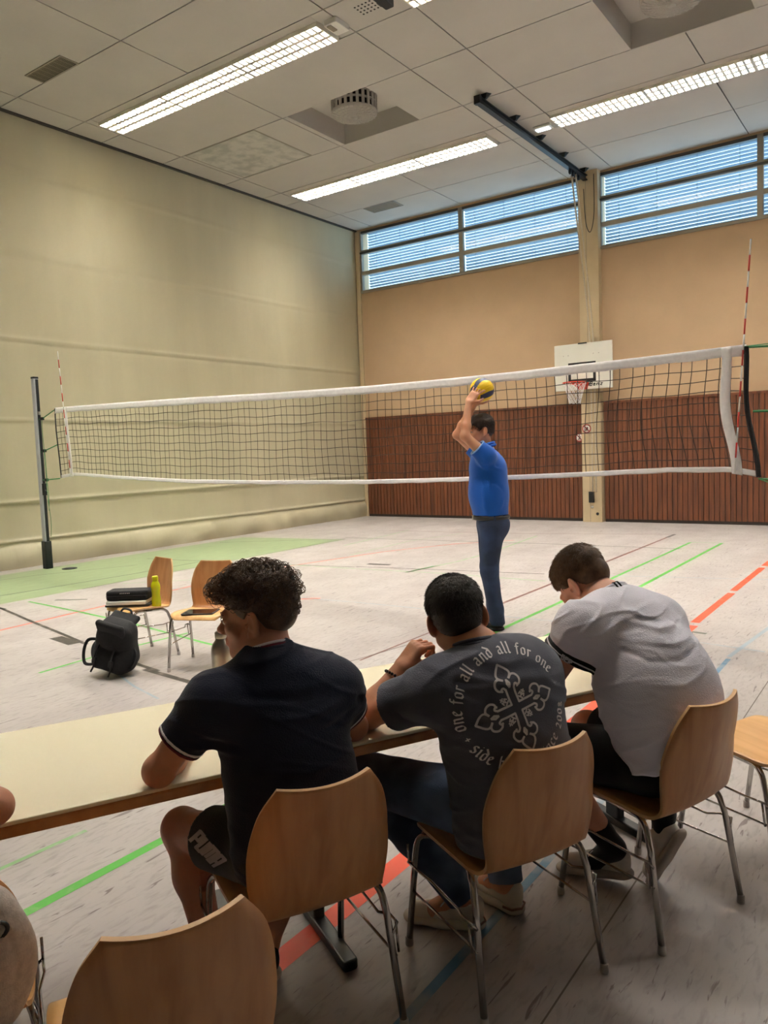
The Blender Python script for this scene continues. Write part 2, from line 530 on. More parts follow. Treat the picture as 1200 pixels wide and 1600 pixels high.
# far wall: plaster with window openings, dark slatted wainscot, pillar
PX0, PX1 = -5.84, -5.44
WZ0, WZ1 = 5.46, 6.90
fw = MB()
TH = .30
fw.box((XL - .3, YF, 0), (XR + .3, YF + TH, WZ0))
fw.box((XL - .3, YF, WZ1), (XR + .3, YF + TH, 7.3))
fw.box((XL - .3, YF, WZ0), (XL + .12, YF + TH, WZ1))
wins = [(-11.39, PX0 + .02), (PX1 - .02, .34), (.80, 6.2), (6.6, 11.9)]
for a, b in zip([w_[1] for w_ in wins], [w_[0] for w_ in wins[1:]] + [XR + .3]):
    fw.box((a, YF, WZ0), (b, YF + TH, WZ1))
structure(fw.build('wall_far', [M['plaster']]))

def window(idx, x0, x1):
    f = MB()
    y0, y1 = YF - .02, YF + .06
    rows = [(5.50, 5.86), (5.95, 6.355), (6.45, 6.84)]
    n = 2 if x1 - x0 > 3 else 1
    xs = [x0 + (x1 - x0) * k / n for k in range(n + 1)]
    f.box((x0, y0, WZ0), (x1, y1, 5.50)); f.box((x0, y0, 6.84), (x1, y1, WZ1), 1)
    f.box((x0, y0 - .03, WZ0 - .025), (x1, y0 + .02, WZ0 + .01), 0)
    for (a, b), (c, d) in zip(rows, rows[1:]):
        f.box((x0, y0, b), (x1, y1, c))
    f.box((x0, y0 - .03, rows[1][1] + .01), (x1, y0, rows[1][1] + .05), 1)
    for k, x in enumerate(xs):
        h = .035 if k in (0, n) else .05
        f.box((max(x0, x - h), y0 - .005, WZ0), (min(x1, x + h), y1, WZ1))
    fo = structure(f.build('window_%d' % idx, [M['win_frame'], M['win_dark']]))
    g = MB()
    for (a, b) in rows:
        g.box((x0 + .03, YF + .018, a - .01), (x1 - .03, YF + .024, b + .01))
    go = g.build('window_glass', [M['glass']], fo)
    go['kind'] = 'structure'
    return fo
for i, (a, b) in enumerate(wins): window(i + 1, a, b)

# outside venetian blinds, one per window bay
def blind(x0, x1, label):
    root = thing('venetian_blind', label, 'blind', (x0, YF + .16, 0), 0, 'outside venetian blinds behind the high windows')
    sl = MB()
    L = x1 - x0
    z = 5.47
    k = 0
    while z < 6.86:
        c = (L / 2, 0, z)
        a = math.radians(38)
        sl.obox(c, (L / 2, 0, 0), (0, .032 * math.cos(a), -.032 * math.sin(a)), (0, .0008 * math.sin(a), .0008 * math.cos(a)))
        z += .0655; k += 1
    sl.build('slats', [M['slat']], root)
    for t in (.1, .36, .62, .88):
        c = MB(); c.tube([(L * t, -.034, 5.45), (L * t, -.034, 6.9)], .004, 5)
        for q in range(int(1.42 / .0655)):
            zz = 5.47 + q * .0655
            c.box((L * t - .012, -.038, zz - .006), (L * t + .012, -.030, zz + .012))
        c.build('ladder_cord', [M['slat']], root)
    r = MB(); r.box((0, -.03, 6.87), (L, .03, 6.93)); r.build('head_rail', [M['slat']], root)
    return root
names = ['left half of the first window from the corner', 'right half of the window left of the pillar',
         'left half of the window right of the pillar', 'half window at the right edge of the frame']
bl = []
for a, b in wins[:2]:
    m_ = (a + b) / 2
    bl += [(a + (.12 if a < -11 else .06), m_ - .02), (m_ + .02, b - .05)]
for (a, b), n_ in zip(bl, names):
    blind(a, b, 'light blue slatted outside blind, ' + n_)

# dark vertical board wainscot, two runs left and right of the pillar
def wainscot(name, x0, x1):
    b = MB()
    p = .095
    x = x0
    b.box((x0, YF - .03, .05), (x1, YF - .001, 2.40), 1)
    while x < x1 - .01:
        e = min(x + p - .012, x1)
        b.box((x, YF - .055, .06), (e, YF - .025, 2.39), 0)
        x += p
    b.box((x0, YF - .07, 2.385), (x1, YF - .001, 2.43), 0)
    b.box((x0, YF - .045, 0), (x1, YF - .001, .07), 1)
    return structure(b.build(name, [M['panel_wood'], M['dark_gap']]))
wainscot('trim_2', XL + .12, PX0 - .02)
wainscot('trim_3', PX1 + .03, XR)
t_ = MB(); t_.box((XL + .0, YF - .05, 0), (XL + .10, YF - .001, 6.9)); structure(t_.build('trim_4', [M['pillar']]))

pl = MB()
pl.box((PX0, YF - .17, 0), (PX1, YF + .02, ZC))
pl.box((PX0 + .155, YF - .172, 0), (PX0 + .163, YF - .169, ZC), 1)
structure(pl.build('trim_5', [M['pillar'], M['grille']]))

o_ = MB()
o_.box((XR, YB - .3, 0), (XR + .3, YF + .3, 7.3)); structure(o_.build('wall_right', [M['wall_white']]))
o_ = MB()
o_.box((XL - .3, YB - .3, 0), (XR + .3, YB, 7.3)); structure(o_.build('wall_back', [M['wall_white']]))

# suspended ceiling: slabs with dark gaps, recesses for the fans and lights
ce = MB()
G = .009
def slab(x0, x1, y0, y1):
    x0 = max(x0, XL); x1 = min(x1, XR); y0 = max(y0, YB); y1 = min(y1, YF + .02)
    if x1 - x0 > .02 and y1 - y0 > .02:
        ce.box((x0 + G, y0 + G, ZC), (x1 - G, y1 - G, ZC + .02), 0)
xb = []
x = -5.2 - 5.8 * 2
while x < XR:
    xb += [x, x + 2.45, x + 4.9]; x += 5.8
yb = []
y = 7.65 - 4.5 * 4
while y < YF:
    yb += [y, y + .65, y + 1.92, y + 3.40]; y += 4.5
yb.append(y)
LIGHTS = []      # (x0, x1, y0, y1)
for j in range(len(yb) - 1):
    y0, y1 = yb[j], yb[j + 1]
    lightrow = j % 4 == 0
    fanrow = j % 4 == 2 and abs(y0 - 9.57) < .02
    cuts = list(xb) + [XR + 1]
    for i in range(len(cuts) - 1):
        x0, x1 = cuts[i], cuts[i + 1]
        segs = [(x0, x1)]
        if fanrow:
            for a, b in ((-8.45, -6.9), (-3.46, -1.91)):
                ns = []
                for s0, s1 in segs:
                    if b <= s0 or a >= s1: ns.append((s0, s1))
                    else:
                        if a > s0: ns.append((s0, a))
                        if b < s1: ns.append((b, s1))
                segs = ns
        if lightrow:
            for a, b in ((-10.86, -6.33), (-5.19, -.66), (.75, 5.28), (6.5, 11.03)):
                ns = []
                for s0, s1 in segs:
                    if b <= s0 or a >= s1: ns.append((s0, s1))
                    else:
                        if a > s0: ns.append((s0, a))
                        if b < s1: ns.append((b, s1))
                if ns != segs:
                    # strips beside the fixture
                    for s0, s1 in segs:
                        aa, bb = max(a, s0), min(b, s1)
                        if bb > aa:
                            ce.box((aa, y0 + G, ZC), (bb, y0 + .15, ZC + .02), 0)
                            ce.box((aa, y0 + .60, ZC), (bb, y1 - G, ZC + .02), 0)
                segs = ns
        for s0, s1 in segs: slab(s0, s1, y0, y1)
# the void above, with recess boxes
ce.box((XL - .3, YB - .3, ZC + .45), (XR + .3, YF + .3, ZC + .5), 1)
for a, b in ((-8.45, -6.9), (-3.46, -1.91)):
    y0, y1 = 9.57, 11.05
    z1 = ZC + .34
    for (p, q) in (((a - .02, y0 - .02, ZC + .002), (a, y1 + .02, z1)), ((b, y0 - .02, ZC + .002), (b + .02, y1 + .02, z1)),
                   ((a, y0 - .02, ZC + .002), (b, y0, z1)), ((a, y1, ZC + .002), (b, y1 + .02, z1)), ((a, y0, z1), (b, y1, z1 + .02))):
        ce.box(p, q, 0)
ce.add([(XL - .3, YB, ZC + .05), (-8.5, YB, ZC + .05)], [], 0)
# dark backing just above the gaps, leaving recesses and lights open
def backing(x0, x1, y0, y1):
    ce.box((x0, y0, ZC + .03), (x1, y1, ZC + .04), 1)
ys_ = [YB] + [v for v in (7.65 - 4.5 * k for k in (3, 2, 1)) ] + [7.65, 12.15]
backing(XL - .2, XR, YB, 9.5); backing(XL - .2, XR, 11.12, YF + .2)
backing(XL - .2, -8.48, 9.5, 11.12); backing(-6.87, -3.49, 9.5, 11.12); backing(-1.88, XR, 9.5, 11.12)
# stained replacement panel
ce.box((-10.88, 9.60, ZC - .006), (-9.22, 11.0, ZC + .001), 2)
ce.box((-10.91, 9.57, ZC - .003), (-9.19, 11.03, ZC + .001), 3)
ceiling = structure(ce.build('ceiling', [M['ceiling'], M['dark_gap'], M['patch'], M['win_frame']]))

# ------------------------------------------------------------------ ceiling lights
def make_light():
    root = thing('ceiling_light', '', 'light')
    L, W = 1.5, .45
    h = MB()
    h.box((0, 0, .035), (L, W, .043), 0)
    for a, b in (((0, 0, -.048), (L, .012, .04)), ((0, W - .012, -.048), (L, W, .04)), ((0, 0, -.048), (.02, W, .04)), ((L - .02, 0, -.048), (L, W, .04))):
        h.box(a, b, 0)
    h.build('housing', [M['louvre']], root)
    t = MB()
    for k in range(3):
        y = W * (k + .5) / 3
        t.box((.03, y - .058, .028), (L - .03, y + .058, .034))
    t.build('fluorescent_tubes', [M['tube']], root)
    g = MB()
    for k in (1, 2):
        g.box((.02, W * k / 3 - .026, -.046), (L - .02, W * k / 3 + .026, .020))
    n = 15
    for i in range(1, n):
        x = L * i / n
        g.box((x - .017, .012, -.045), (x + .017, W - .012, .020))
    g.build('louvre_grid', [M['louvre']], root)
    return root
proto_light = make_light()
first = True
for (yrow, rname) in ((7.80, 'near'), (12.30, 'far'), (3.30, 'overhead')):
    for (x0, gname) in ((-10.86, 'left'), (-5.19, 'right'), (.75, None), (6.5, None)):
        if x0 > 6: continue
        for k in range(3):
            vis = {('near', 'left'): ['in the near left strip, end at the curtain wall', 'in the near left strip, middle section', 'in the near left strip, end at the sensor box'],
                   ('far', 'left'): ['in the far left strip, end at the curtain wall', 'in the far left strip, middle section', 'in the far left strip, end nearest the rail'],
                   ('near', 'right'): ['cut off at the top edge of the frame', None, None],
                   ('far', 'right'): ['in the right strip, beside the emergency lamp', 'in the right strip, second from the rail', 'in the right strip, third from the rail']}.get((rname, gname), [None] * 3)[k]
            o = proto_light if first else copy_tree(proto_light)
            first = False
            o.location = (x0 + 1.51 * k, yrow, ZC)
            o['label'] = 'white louvred ceiling light ' + vis if vis else 'white louvred ceiling light ' + ('above the table, outside the frame' if rname == 'overhead' else 'outside the right of the frame')
            o['group'] = 'fluorescent lights in the ceiling strips'
            if rname == 'overhead' and (x0 > 0 or (x0 > -6 and k > 1)):
                for ch in o.children:
                    if ch.name.startswith('fluorescent'):
                        ch.data = ch.data.copy(); ch.data.materials.clear(); ch.data.materials.append(M['white_pl'])

# fans in square recesses
def fan(x, y, label):
    root = thing('ceiling_fan_outlet', label, 'fan', (x, y, ZC + .34), 0, 'round fan outlets in ceiling recesses')
    R = .37
    d = MB()
    d.lathe([(R - .02, 0), (R, -.01), (R, -.03), (R - .02, -.03)], n=40)
    d.lathe([(R - .04, 0), (R - .04, -.25)], n=40, mi=1)
    d.lathe([(R - .02, -.25), (R, -.25), (R, -.28), (R - .03, -.285)], n=40)
    d.lathe([(R - .005, -.13), (R, -.13), (R, -.15), (R - .005, -.15)], n=40)
    for k in range(24):
        a = 2 * math.pi * k / 24
        c = Vector((math.cos(a), math.sin(a), 0)); t = Vector((-math.sin(a), math.cos(a), 0))
        d.obox(c * (R - .01) + Vector((0, 0, -.14)), c * .012, t * .022, (0, 0, .12))
    d.build('slotted_drum', [M['ceiling'], M['dark_gap']], root)
    g = MB()
    for k in range(28):
        a = 2 * math.pi * k / 28
        p = [(r * math.cos(a + r * .5), r * math.sin(a + r * .5), -.29 - .05 * (1 - (r / R) ** 2)) for r in (.05, .12, .2, .28, R)]
        g.tube(p, .006, 4)
    for r in (.06, .12, .18, .24, .30, .36):
        g.tube([(r * math.cos(a), r * math.sin(a), -.29 - .05 * (1 - (r / R) ** 2)) for a in [2 * math.pi * i / 32 for i in range(32)]], .005, 4, closed=True)
    g.lathe([(0, -.35), (.05, -.348), (.05, -.335), (0, -.33)], n=16)
    g.build('wire_guard', [M['ceiling']], root)
    b = MB()
    for k in range(5):
        a = 2 * math.pi * k / 5
        c = Vector((math.cos(a), math.sin(a), 0)); t = Vector((-math.sin(a), math.cos(a), 0))
        b.obox(c * .18 + Vector((0, 0, -.2)), c * .13, t * .05 + Vector((0, 0, .03)), (0, 0, .003))
    b.lathe([(.06, -.25), (.06, -.1)], n=16)
    b.build('fan_blades', [M['metal_dark']], root)
    return root
fan(-7.66, 10.3, 'round wire guarded fan in the square ceiling recess left of the rail')
fan(-2.72, 10.3, 'round wire guarded fan in the ceiling recess at the top right')

def grille(x, y, L, W, label, ex=False):
    root = thing('air_vent', label, 'vent', (x, y, ZC), 0)
    f = MB()
    for a, b in (((0, 0, -.012), (L, .025, .001)), ((0, W - .025, -.012), (L, W, .001)), ((0, .025, -.012), (.025, W - .025, .001)), ((L - .025, .025, -.012), (L, W - .025, .001))):
        f.box(a, b)
    f.build('frame', [M['win_frame']], root)
    s = MB(); s.box((.02, .02, -.003), (L - .02, W - .02, .001), 1)
    n = int(W / .022)
    for k in range(1, n):
        s.box((.025, W * k / n - .004, -.009), (L - .025, W * k / n + .004, -.002))
    for k in range(1, 8):
        s.box((L * k / 8 - .003, .025, -.010), (L * k / 8 + .003, W - .025, -.008))
    s.build('grille', [M['grille'], M['dark_gap']], root)
grille(-10.3, 6.26, .85, .29, 'small grey brown rectangular air vent in the ceiling at the upper left')
grille(-10.34, 14.1, .80, .40, 'small grey rectangular air vent in the ceiling near the far left corner')

# speaker holes and dark box near the top edge
s = MB()
for i in range(5):
    for j in range(4):
        s.lathe([(.014, -.002), (.014, .001)], (-5.78 + i * .055 - .0, 7.86 + j * .06, ZC), n=8)
tag(s.build('speaker_perforation', [M['dark_gap']]), 'square of small round holes in the ceiling beside the black box', 'speaker')
r_ = thing('ceiling_rail_box', 'black metal box on the ceiling cut off by the top edge', 'fitting', (-5.42, 7.75, ZC))
s = MB(); s.rbox((0, -.1, -.10), (.12, .25, 0), .015); s.build('housing', [M['black_metal']], r_)
s = MB(); s.rbox((-.05, .12, -.06), (.0, .22, 0), .01); s.build('bracket', [M['black_metal']], r_)

r_ = thing('presence_sensor', 'small white box at the right end of the near left light strip', 'sensor', (-6.26, 7.98, ZC))
s = MB(); s.rbox((0, -.14, -.07), (.20, .14, 0), .02); s.build('housing', [M['white_pl']], r_)
s = MB(); s.rbox((.03, -.12, -.082), (.10, .02, -.068), .01); s.build('lens', [M['grille']], r_)

r_ = thing('emergency_lamp', 'small white rectangular lamp on the ceiling beside the dark rail', 'lamp', (-5.44, 12.62, ZC))
s = MB(); s.rbox((-.16, -.09, -.045), (.16, .09, 0), .02); s.build('housing', [M['white_pl']], r_)
s = MB(); s.rbox((-.12, -.06, -.06), (.12, .06, -.048), .01)
s.build('diffuser', [M['tube_small'] if 'tube_small' in M else emit_mat('emergency_lamp_light', (.8, .9, 1.0), 1.6)], r_)

# rail under the ceiling with its brackets and the ropes by the pillar
r_ = thing('ceiling_rail', 'dark steel rail under the ceiling running to the pillar', 'rail', (-5.68, 10.78, ZC - .13))
s = MB(); s.box((-.045, 0, -.05), (.045, 4.40, -.035)); s.box((-.045, 0, .035), (.045, 4.40, .05)); s.box((-.012, 0, -.04), (.012, 4.40, .04))
s.build('beam', [M['metal_dark']], r_)
for k in range(5):
    y = .12 + k * 1.02
    s = MB()
    s.add([(-.03, y - .01, .05), (.07, y - .01, .05), (.09, y - .01, .13), (-.09, y - .01, .13), (-.03, y + .03, .05), (.07, y + .03, .05), (.13, y + .07, .13), (-.09, y + .07, .13)],
          [(0, 1, 2, 3), (7, 6, 5, 4), (0, 4, 5, 1), (1, 5, 6, 2), (2, 6, 7, 3), (3, 7, 4, 0)])
    s.build('bracket', [M['metal_dark']], r_)
s = MB(); s.box((-.05, -.05, -.06), (.05, .02, .06)); s.build('end_stop', [M['black_metal']], r_)
for k in range(4):
    s = MB(); yy = 3.62 + k * .14
    s.lathe([(.012, -.018), (.045, -.018), (.045, .018), (.012, .018)], (0, yy, -.09), n=14, axis=(1, 0, 0))
    s.build('pulley', [M['black_metal']], r_)

for k, (x0, x1, lab) in enumerate(((-5.74, -5.60, 'left of the pair of pale climbing ropes hanging at the pillar'), (-5.66, -5.53, 'right of the pair of pale climbing ropes hanging at the pillar'))):
    s = MB()
    s.tube(smooth_path([(x0, 14.62, 6.74), (x0 + .03, 14.75, 6.0), (x1 - .04, 14.98, 4.6), (x1, 15.09, 3.4), (x1 + .005, 15.10, .62)], 6), .017, 8)
    tag(s.build('climbing_rope', [M['rope']]), lab, 'rope', 'pale ropes at the pillar')
s = MB()
s.tube(smooth_path([(-5.50, 15.15, 6.85), (-5.50, 15.14, 6.1), (-5.57, 15.12, 5.75), (-5.66, 15.12, 5.95), (-5.70, 15.13, 6.6)], 6), .008, 6)
tag(s.build('hanging_cable', [M['black_pl']]), 'thin dark cable loop hanging in front of the pillar top', 'cable')

r_ = thing('rope_cleat_box', 'small black box on the pillar near the floor with two ropes running up', 'box', (-5.64, YF - .17, .40))
s = MB(); s.rbox((-.05, -.07, 0), (.05, 0, .22), .01); s.build('box_body', [M['black_pl']], r_)
s = MB(); s.box((-.035, -.075, .03), (.035, -.068, .19)); s.build('box_front', [M['black_metal']], r_)
s = MB(); s.lathe([(0, -.006), (.03, -.006), (.03, .006), (0, .006)], (-5.53, YF - .176, .17), n=16, axis=(0, -1, 0))
tag(s.build('socket_cover', [M['black_pl']]), 'round black socket near the foot of the pillar', 'socket')
s = MB(); s.lathe([(0, -.004), (.03, -.004), (.03, .004), (0, .004)], (-5.64, YF - .175, .31), n=16, axis=(0, -1, 0))
tag(s.build('wall_button', [M['white_pl']]), 'small pale round fitting on the pillar below the black box', 'fitting')

def ban_sign(x, z, yy, label, glyph):
    r_ = thing('prohibition_sign', label, 'sign', (x, yy, z), 0)
    s = MB(); s.lathe([(0, 0), (.075, 0), (.075, .004), (0, .004)], n=28, axis=(0, -1, 0)); s.build('disc', [M['white_paint']], r_)
    s = MB(); s.tube([(.082 * math.cos(a), -.005, .082 * math.sin(a)) for a in [2 * math.pi * i / 28 for i in range(28)]], .010, 6, closed=True)
    s.obox((0, -.007, 0), (.055, 0, -.055), (.006, 0, .006), (0, .002, 0)); s.build('red_ring', [mat('sign_red', (150, 40, 34), .5)], r_)
    s = MB()
    if glyph == 0:
        s.tube([(-.035, -.006, .03), (-.005, -.006, .02), (.0, -.006, -.01), (-.02, -.006, -.045)], .008, 5)
        s.tube([(.0, -.006, -.01), (.03, -.006, -.035)], .008, 5); s.tube([(-.005, -.006, .02), (.03, -.006, .005)], .007, 5)
        s.lathe([(0, 0), (.012, 0)], (-.0, -.007, .045), n=10, axis=(0, -1, 0))
    else:
        s.lathe([(0, 0), (.02, 0)], (.012, -.007, .012), n=12, axis=(0, -1, 0)); s.tube([(.012, -.006, .0), (.0, -.006, -.04)], .009, 5); s.tube([(.0, -.006, -.01), (-.03, -.006, -.03)], .007, 5)
    s.build('pictogram', [M['ink']], r_)
ban_sign(-5.93, 1.73, YF - .062, 'round prohibition sign on the dark boards left of the pillar', 0)
ban_sign(-5.73, 1.90, YF - .178, 'round prohibition sign on the pillar below the backboard', 1)

# ------------------------------------------------------------------ basketball backboard
br = thing('basketball_backboard', 'white basketball backboard with black target frame on the pillar', 'backboard', (-5.735, 15.05, 0))
s = MB(); s.rbox((-.60, -.02, 2.68), (.60, .01, 3.60), .012); s.build('board', [M['board']], br)
s = MB()
for a, b in (((-.305, 3.16), (.265, 3.225)), ((-.305, 2.835), (.265, 2.895)), ((-.305, 2.84), (-.250, 3.2)), ((.210, 2.84), (.265, 3.2))):
    s.box((a[0], -.0235, a[1]), (b[0], -.0205, b[1]))
s.build('target_frame', [M['ink']], br)
s = MB()
for x in (-.40, -.30, .22, .33):
    for z in (3.38,):
        s.lathe([(0, .0), (.011, .0), (.011, .004), (0, .006)], (x, -.02, z), n=10, axis=(0, -1, 0))
s.lathe([(0, .0), (.011, .0), (.011, .004), (0, .006)], (.33, -.02, 2.93), n=10, axis=(0, -1, 0))
s.build('bolt', [M['steel']], br)
s = MB(); s.rbox((-.09, -.04, 3.585), (.09, -.01, 3.61), .008); s.build('top_clip', [M['metal_dark']], br)
s = MB()
for x in (-.2, .26): s.box((x, .01, 2.75), (x + .06, .14, 3.5))
s.build('wall_mount', [M['metal_dark']], br)
# maker's lettering at the lower right, slanted heavy italics
s = MB()
LET = {'B': [[(0, 0), (0, 1)], [(0, 1), (.6, .9), (.55, .55), (0, .5)], [(0, .5), (.7, .4), (.6, 0), (0, 0)]], 'e': [[(.6, .1), (.1, 0), (0, .35), (.3, .65), (.6, .4), (.05, .35)]],
       'n': [[(0, 0), (0, .6)], [(0, .45), (.35, .62), (.5, .4), (.5, 0)]], 'z': [[(0, .6), (.55, .6), (0, 0), (.55, 0)]]}
def put_text(mb, txt, x, z, sz, y, glyphs, wdt, slant=.25, r=.12):
    for ch in txt:
        for st in glyphs.get(ch, []):
            mb.tube([(x + (px + pz * slant) * sz, y, z + pz * sz) for px, pz in st], sz * r, 4, flat=.25)
        x += sz * wdt
put_text(s, 'Benz', .135, 2.745, .075, -.0225, LET, .95)
s.obox((.10, -.0225, 2.775), (.028, 0, 0), (.012, 0, .03), (0, .002, 0))
s.build('maker_lettering', [M['ink']], br)
s = MB()
hz = 2.80; hr = .225; hc = (-.02, -.42)
s.tube([(hc[0] + hr * math.cos(a), hc[1] + hr * math.sin(a), hz) for a in [2 * math.pi * i / 36 for i in range(36)]], .011, 8, closed=True)
s.tube([(-.07, -.02, hz - .10), (-.12, -.22, hz - .02), (hc[0] - .16, hc[1] + .16, hz)], .010, 6)
s.tube([(.07, -.02, hz - .10), (.10, -.22, hz - .02), (hc[0] + .16, hc[1] + .16, hz)], .010, 6)
s.add([(-.10, -.024, hz - .12), (.09, -.024, hz - .12), (.12, -.024, hz + .02), (-.13, -.024, hz + .02), (-.08, -.20, hz - .005), (.05, -.20, hz - .005)],
      [(0, 1, 2, 3), (3, 2, 5, 4), (0, 4, 5, 1), (0, 3, 4), (1, 5, 2)])
s.build('hoop', [M['hoop']], br)
s = MB()
nn = 12
def npt(k, row):
    t = row / 6
    r = hr * (1 - .55 * t ** .8) * (1 + .0 * k)
    a = 2 * math.pi * (k + .5 * (row % 2)) / nn
    return (hc[0] + r * math.cos(a), hc[1] + r * math.sin(a), hz - .01 - .40 * t - .015 * math.sin(k * 2.3) * t)
for row in range(6):
    for k in range(nn):
        s.tube([npt(k, row), npt(k + (0 if row % 2 == 0 else 0), row + 1)], .0045, 4)
        s.tube([npt(k, row), npt(k + (1 if row % 2 else -1), row + 1)], .0045, 4)
s.build('hoop_net', [M['white_tape']], br)

# ------------------------------------------------------------------ volleyball net and posts
NY = 6.498
def lerp_tab(tab, x):
    for (a, va), (b, vb) in zip(tab, tab[1:]):
        if x <= b: 
            t = (x - a) / (b - a); t = max(0, t)
            return va + (vb - va) * t
    return tab[-1][1]
TOP = [(-10.51, 2.40), (-9.0, 2.372), (-7.5, 2.338), (-6.2, 2.298), (-4.8, 2.268), (-3.8, 2.262), (-3.1, 2.266), (-2.0, 2.282), (-1.18, 2.30)]
BOT = [(-10.52, 1.372), (-10.16, 1.41), (-9.18, 1.352), (-7.6, 1.285), (-6.2, 1.262), (-4.88, 1.258), (-3.87, 1.274), (-2.56, 1.308), (-1.8, 1.338), (-1.35, 1.333), (-1.085, 1.272)]
X0, X1 = -10.51, -1.18
def netp(x, t):
    # x along the net, t 0 top .. 1 bottom; sagging, slightly uneven mesh
    zt, zb = lerp_tab(TOP, x), lerp_tab(BOT, x)
    z = zt + (zb - zt) * t
    e = max(0, (x + 2.2)) 
    xx = x + e * .085 * t + (.018 * math.sin(x * 1.9 + t * 3) + .05 * math.sin(t * 3.14) * math.exp(-((x + 1.7) / .7) ** 2) * -1.0) * math.sin(t * math.pi)
    yy = NY + .03 * math.sin(x * 1.3 + t * 2.0) * t + .06 * math.sin(math.pi * t) * math.exp(-((x + 1.6) / .8) ** 2)
    return Vector((xx, yy, z))
nr = thing('volleyball_net', 'black volleyball net with white tapes stretched across the hall', 'net', (0, 0, 0))
def band(t0, t1, xa, xb_, th=.008, n=90, wob=0.0):
    m = MB()
    def fn(u, v):
        x = xa + (xb_ - xa) * u
        p = netp(x, t0 + (t1 - t0) * v)
        p.y += .004 * math.sin(x * 31 + v * 3)
        p.z += wob * math.sin(x * 17) * (v)
        return p, (0, -1, 0)
    m.sheet(fn, n, 3, th)
    return m
band(-.012, .07, X0, X1, .012, 160, .003).build('top_tape', [M['white_tape']], nr)
band(.955, 1.0, X0, X1, .010, 120, .002).build('bottom_tape', [M['white_tape']], nr)
cords = MB()
nx = 96
for i in range(nx + 1):
    x = X0 + (X1 - X0) * i / nx + .01 * math.sin(i * 2.1)
    cords.tube([netp(x, .06 + .90 * k / 8) for k in range(9)], .0032, 4, cap=False)
for j in range(9):
    t = .07 + (.955 - .07) * (j + .9) / 9.6
    cords.tube([netp(X0 + (X1 - X0) * i / nx, t + .006 * math.sin(i * .9 + j)) for i in range(nx + 1)], .0032, 4, cap=False)
tag(cords.build('net_mesh', [M['net']], nr))
def strap(xa, xb_, mirror):
    m = MB()
    m.sheet(lambda u, v: (netp(xa + (xb_ - xa) * u, -.01 + 1.02 * v) + Vector((0, -.012, 0)), (0, -1, 0)), 2, 20, .008)
    m.build('side_strap', [M['white_tape']], nr)
strap(-10.26, -10.20, 0)
m = MB()
m.sheet(lambda u, v: ((lambda p: (p[0] + .0, p[1] - .012, p[2]))(netp(-1.355 + .07 * u, -.01 + 1.02 * v)), (0, -1, 0)), 2, 20, .008)
m.build('side_strap', [M['white_tape']], nr)
m = MB(); m.tube([netp(X0, t) for t in [k / 12 for k in range(13)]], .009, 6); m.build('side_rope', [M['black_fab']], nr)
m = MB(); m.tube([netp(X1, t) + Vector((0, -.005, 0)) for t in [k / 12 for k in range(13)]], .019, 8); m.build('side_rope', [M['black_fab']], nr)
# antennas stand up from the net edges, red and white
def antenna(xb0, xb1, zb, zt, label):
    r = thing('net_antenna', label, 'antenna', (0, 0, 0))
    n = 15
    p = [Vector((xb0 + (xb1 - xb0) * k / n, NY - .02, zb + (zt - zb) * k / n)) for k in range(n + 1)]
    a, b = MB(), MB()
    for k in range(n):
        (a if k % 2 else b).tube([p[k], p[k + 1]], .0065, 6)
    aa_ = MB(); aa_.v, aa_.f, aa_.m, aa_.sm = list(a.v), list(a.f), list(a.m), list(a.sm); aa_.add(b.v, b.f, 1, True); aa_.build('rod', [M['red'], M['white_paint']], r)
antenna(-10.20, -10.315, 1.40, 3.206, 'thin red and white antenna at the left end of the net')
antenna(-1.26, -1.145, 1.33, 3.09, 'thin red and white antenna at the right end of the net')

def post(x, label):
    r = thing('net_post', label, 'post', (x, NY, 0))
    m = MB(); m.rbox((-.045, -.04, .30), (.03, .04, 2.88), .012); m.build('pole', [M['alu']], r)
    m = MB(); m.box((.0305, -.012, .32), (.038, .030, 2.86)); m.build('track', [M['metal_dark']], r)
    m = MB(); m.rbox((-.06, -.055, 0), (.055, .055, .42), .015); m.build('floor_sleeve', [M['metal_dark']], r)
    m = MB(); m.rbox((-.047, -.042, 2.87), (.034, .042, 2.90), .01); m.build('end_cap', [M['black_pl']], r)
    m = MB(); m.rbox((.03, -.03, 1.12), (.07, .03, 1.30), .01); m.tube([(.07, 0, 1.2), (.12, 0, 1.16)], .008, 6); m.build('winch', [M['metal_dark']], r)
    m = MB(); m.rbox((.03, -.02, 2.33), (.06, .02, 2.38), .008); m.build('pulley', [M['steel']], r)
    return r
post(-10.99, 'grey metal net post in front of the curtain wall at the left')
post(-.62, 'grey metal net post beyond the right edge of the frame')
for k, (z0, z1, zz) in enumerate(((2.385, 2.27, 2.265), (1.87, 1.79, 1.775), (1.372, 1.352, 1.352))):
    r = thing('tension_rope', ['upper', 'middle', 'lower'][k] + ' green rope between the left net edge and its post', 'rope', (0, 0, 0), 0, None)
    m = MB(); m.tube([(-10.51, NY, z0), (-10.86, NY, z1), (-10.95, NY, zz)], .008, 6); m.build('cord', [M['green_rope']], r)
    m = MB(); m.rbox((-10.90, NY - .02, z1 - .022), (-10.835, NY + .02, z1 + .022), .01); m.build('cord_lock', [M['black_pl']], r)
    m = MB(); m.tube(smooth_path([(-10.86, NY - .01, z1), (-10.85 + .01 * k, NY - .02, z1 - .3), (-10.82 + .015 * k, NY - .02, z1 - .62), (-10.82, NY - .02, z1 - [1.0, .9, .85][k])], 4), .004, 5)
    m.build('loose_end', [M['green_rope']], r)
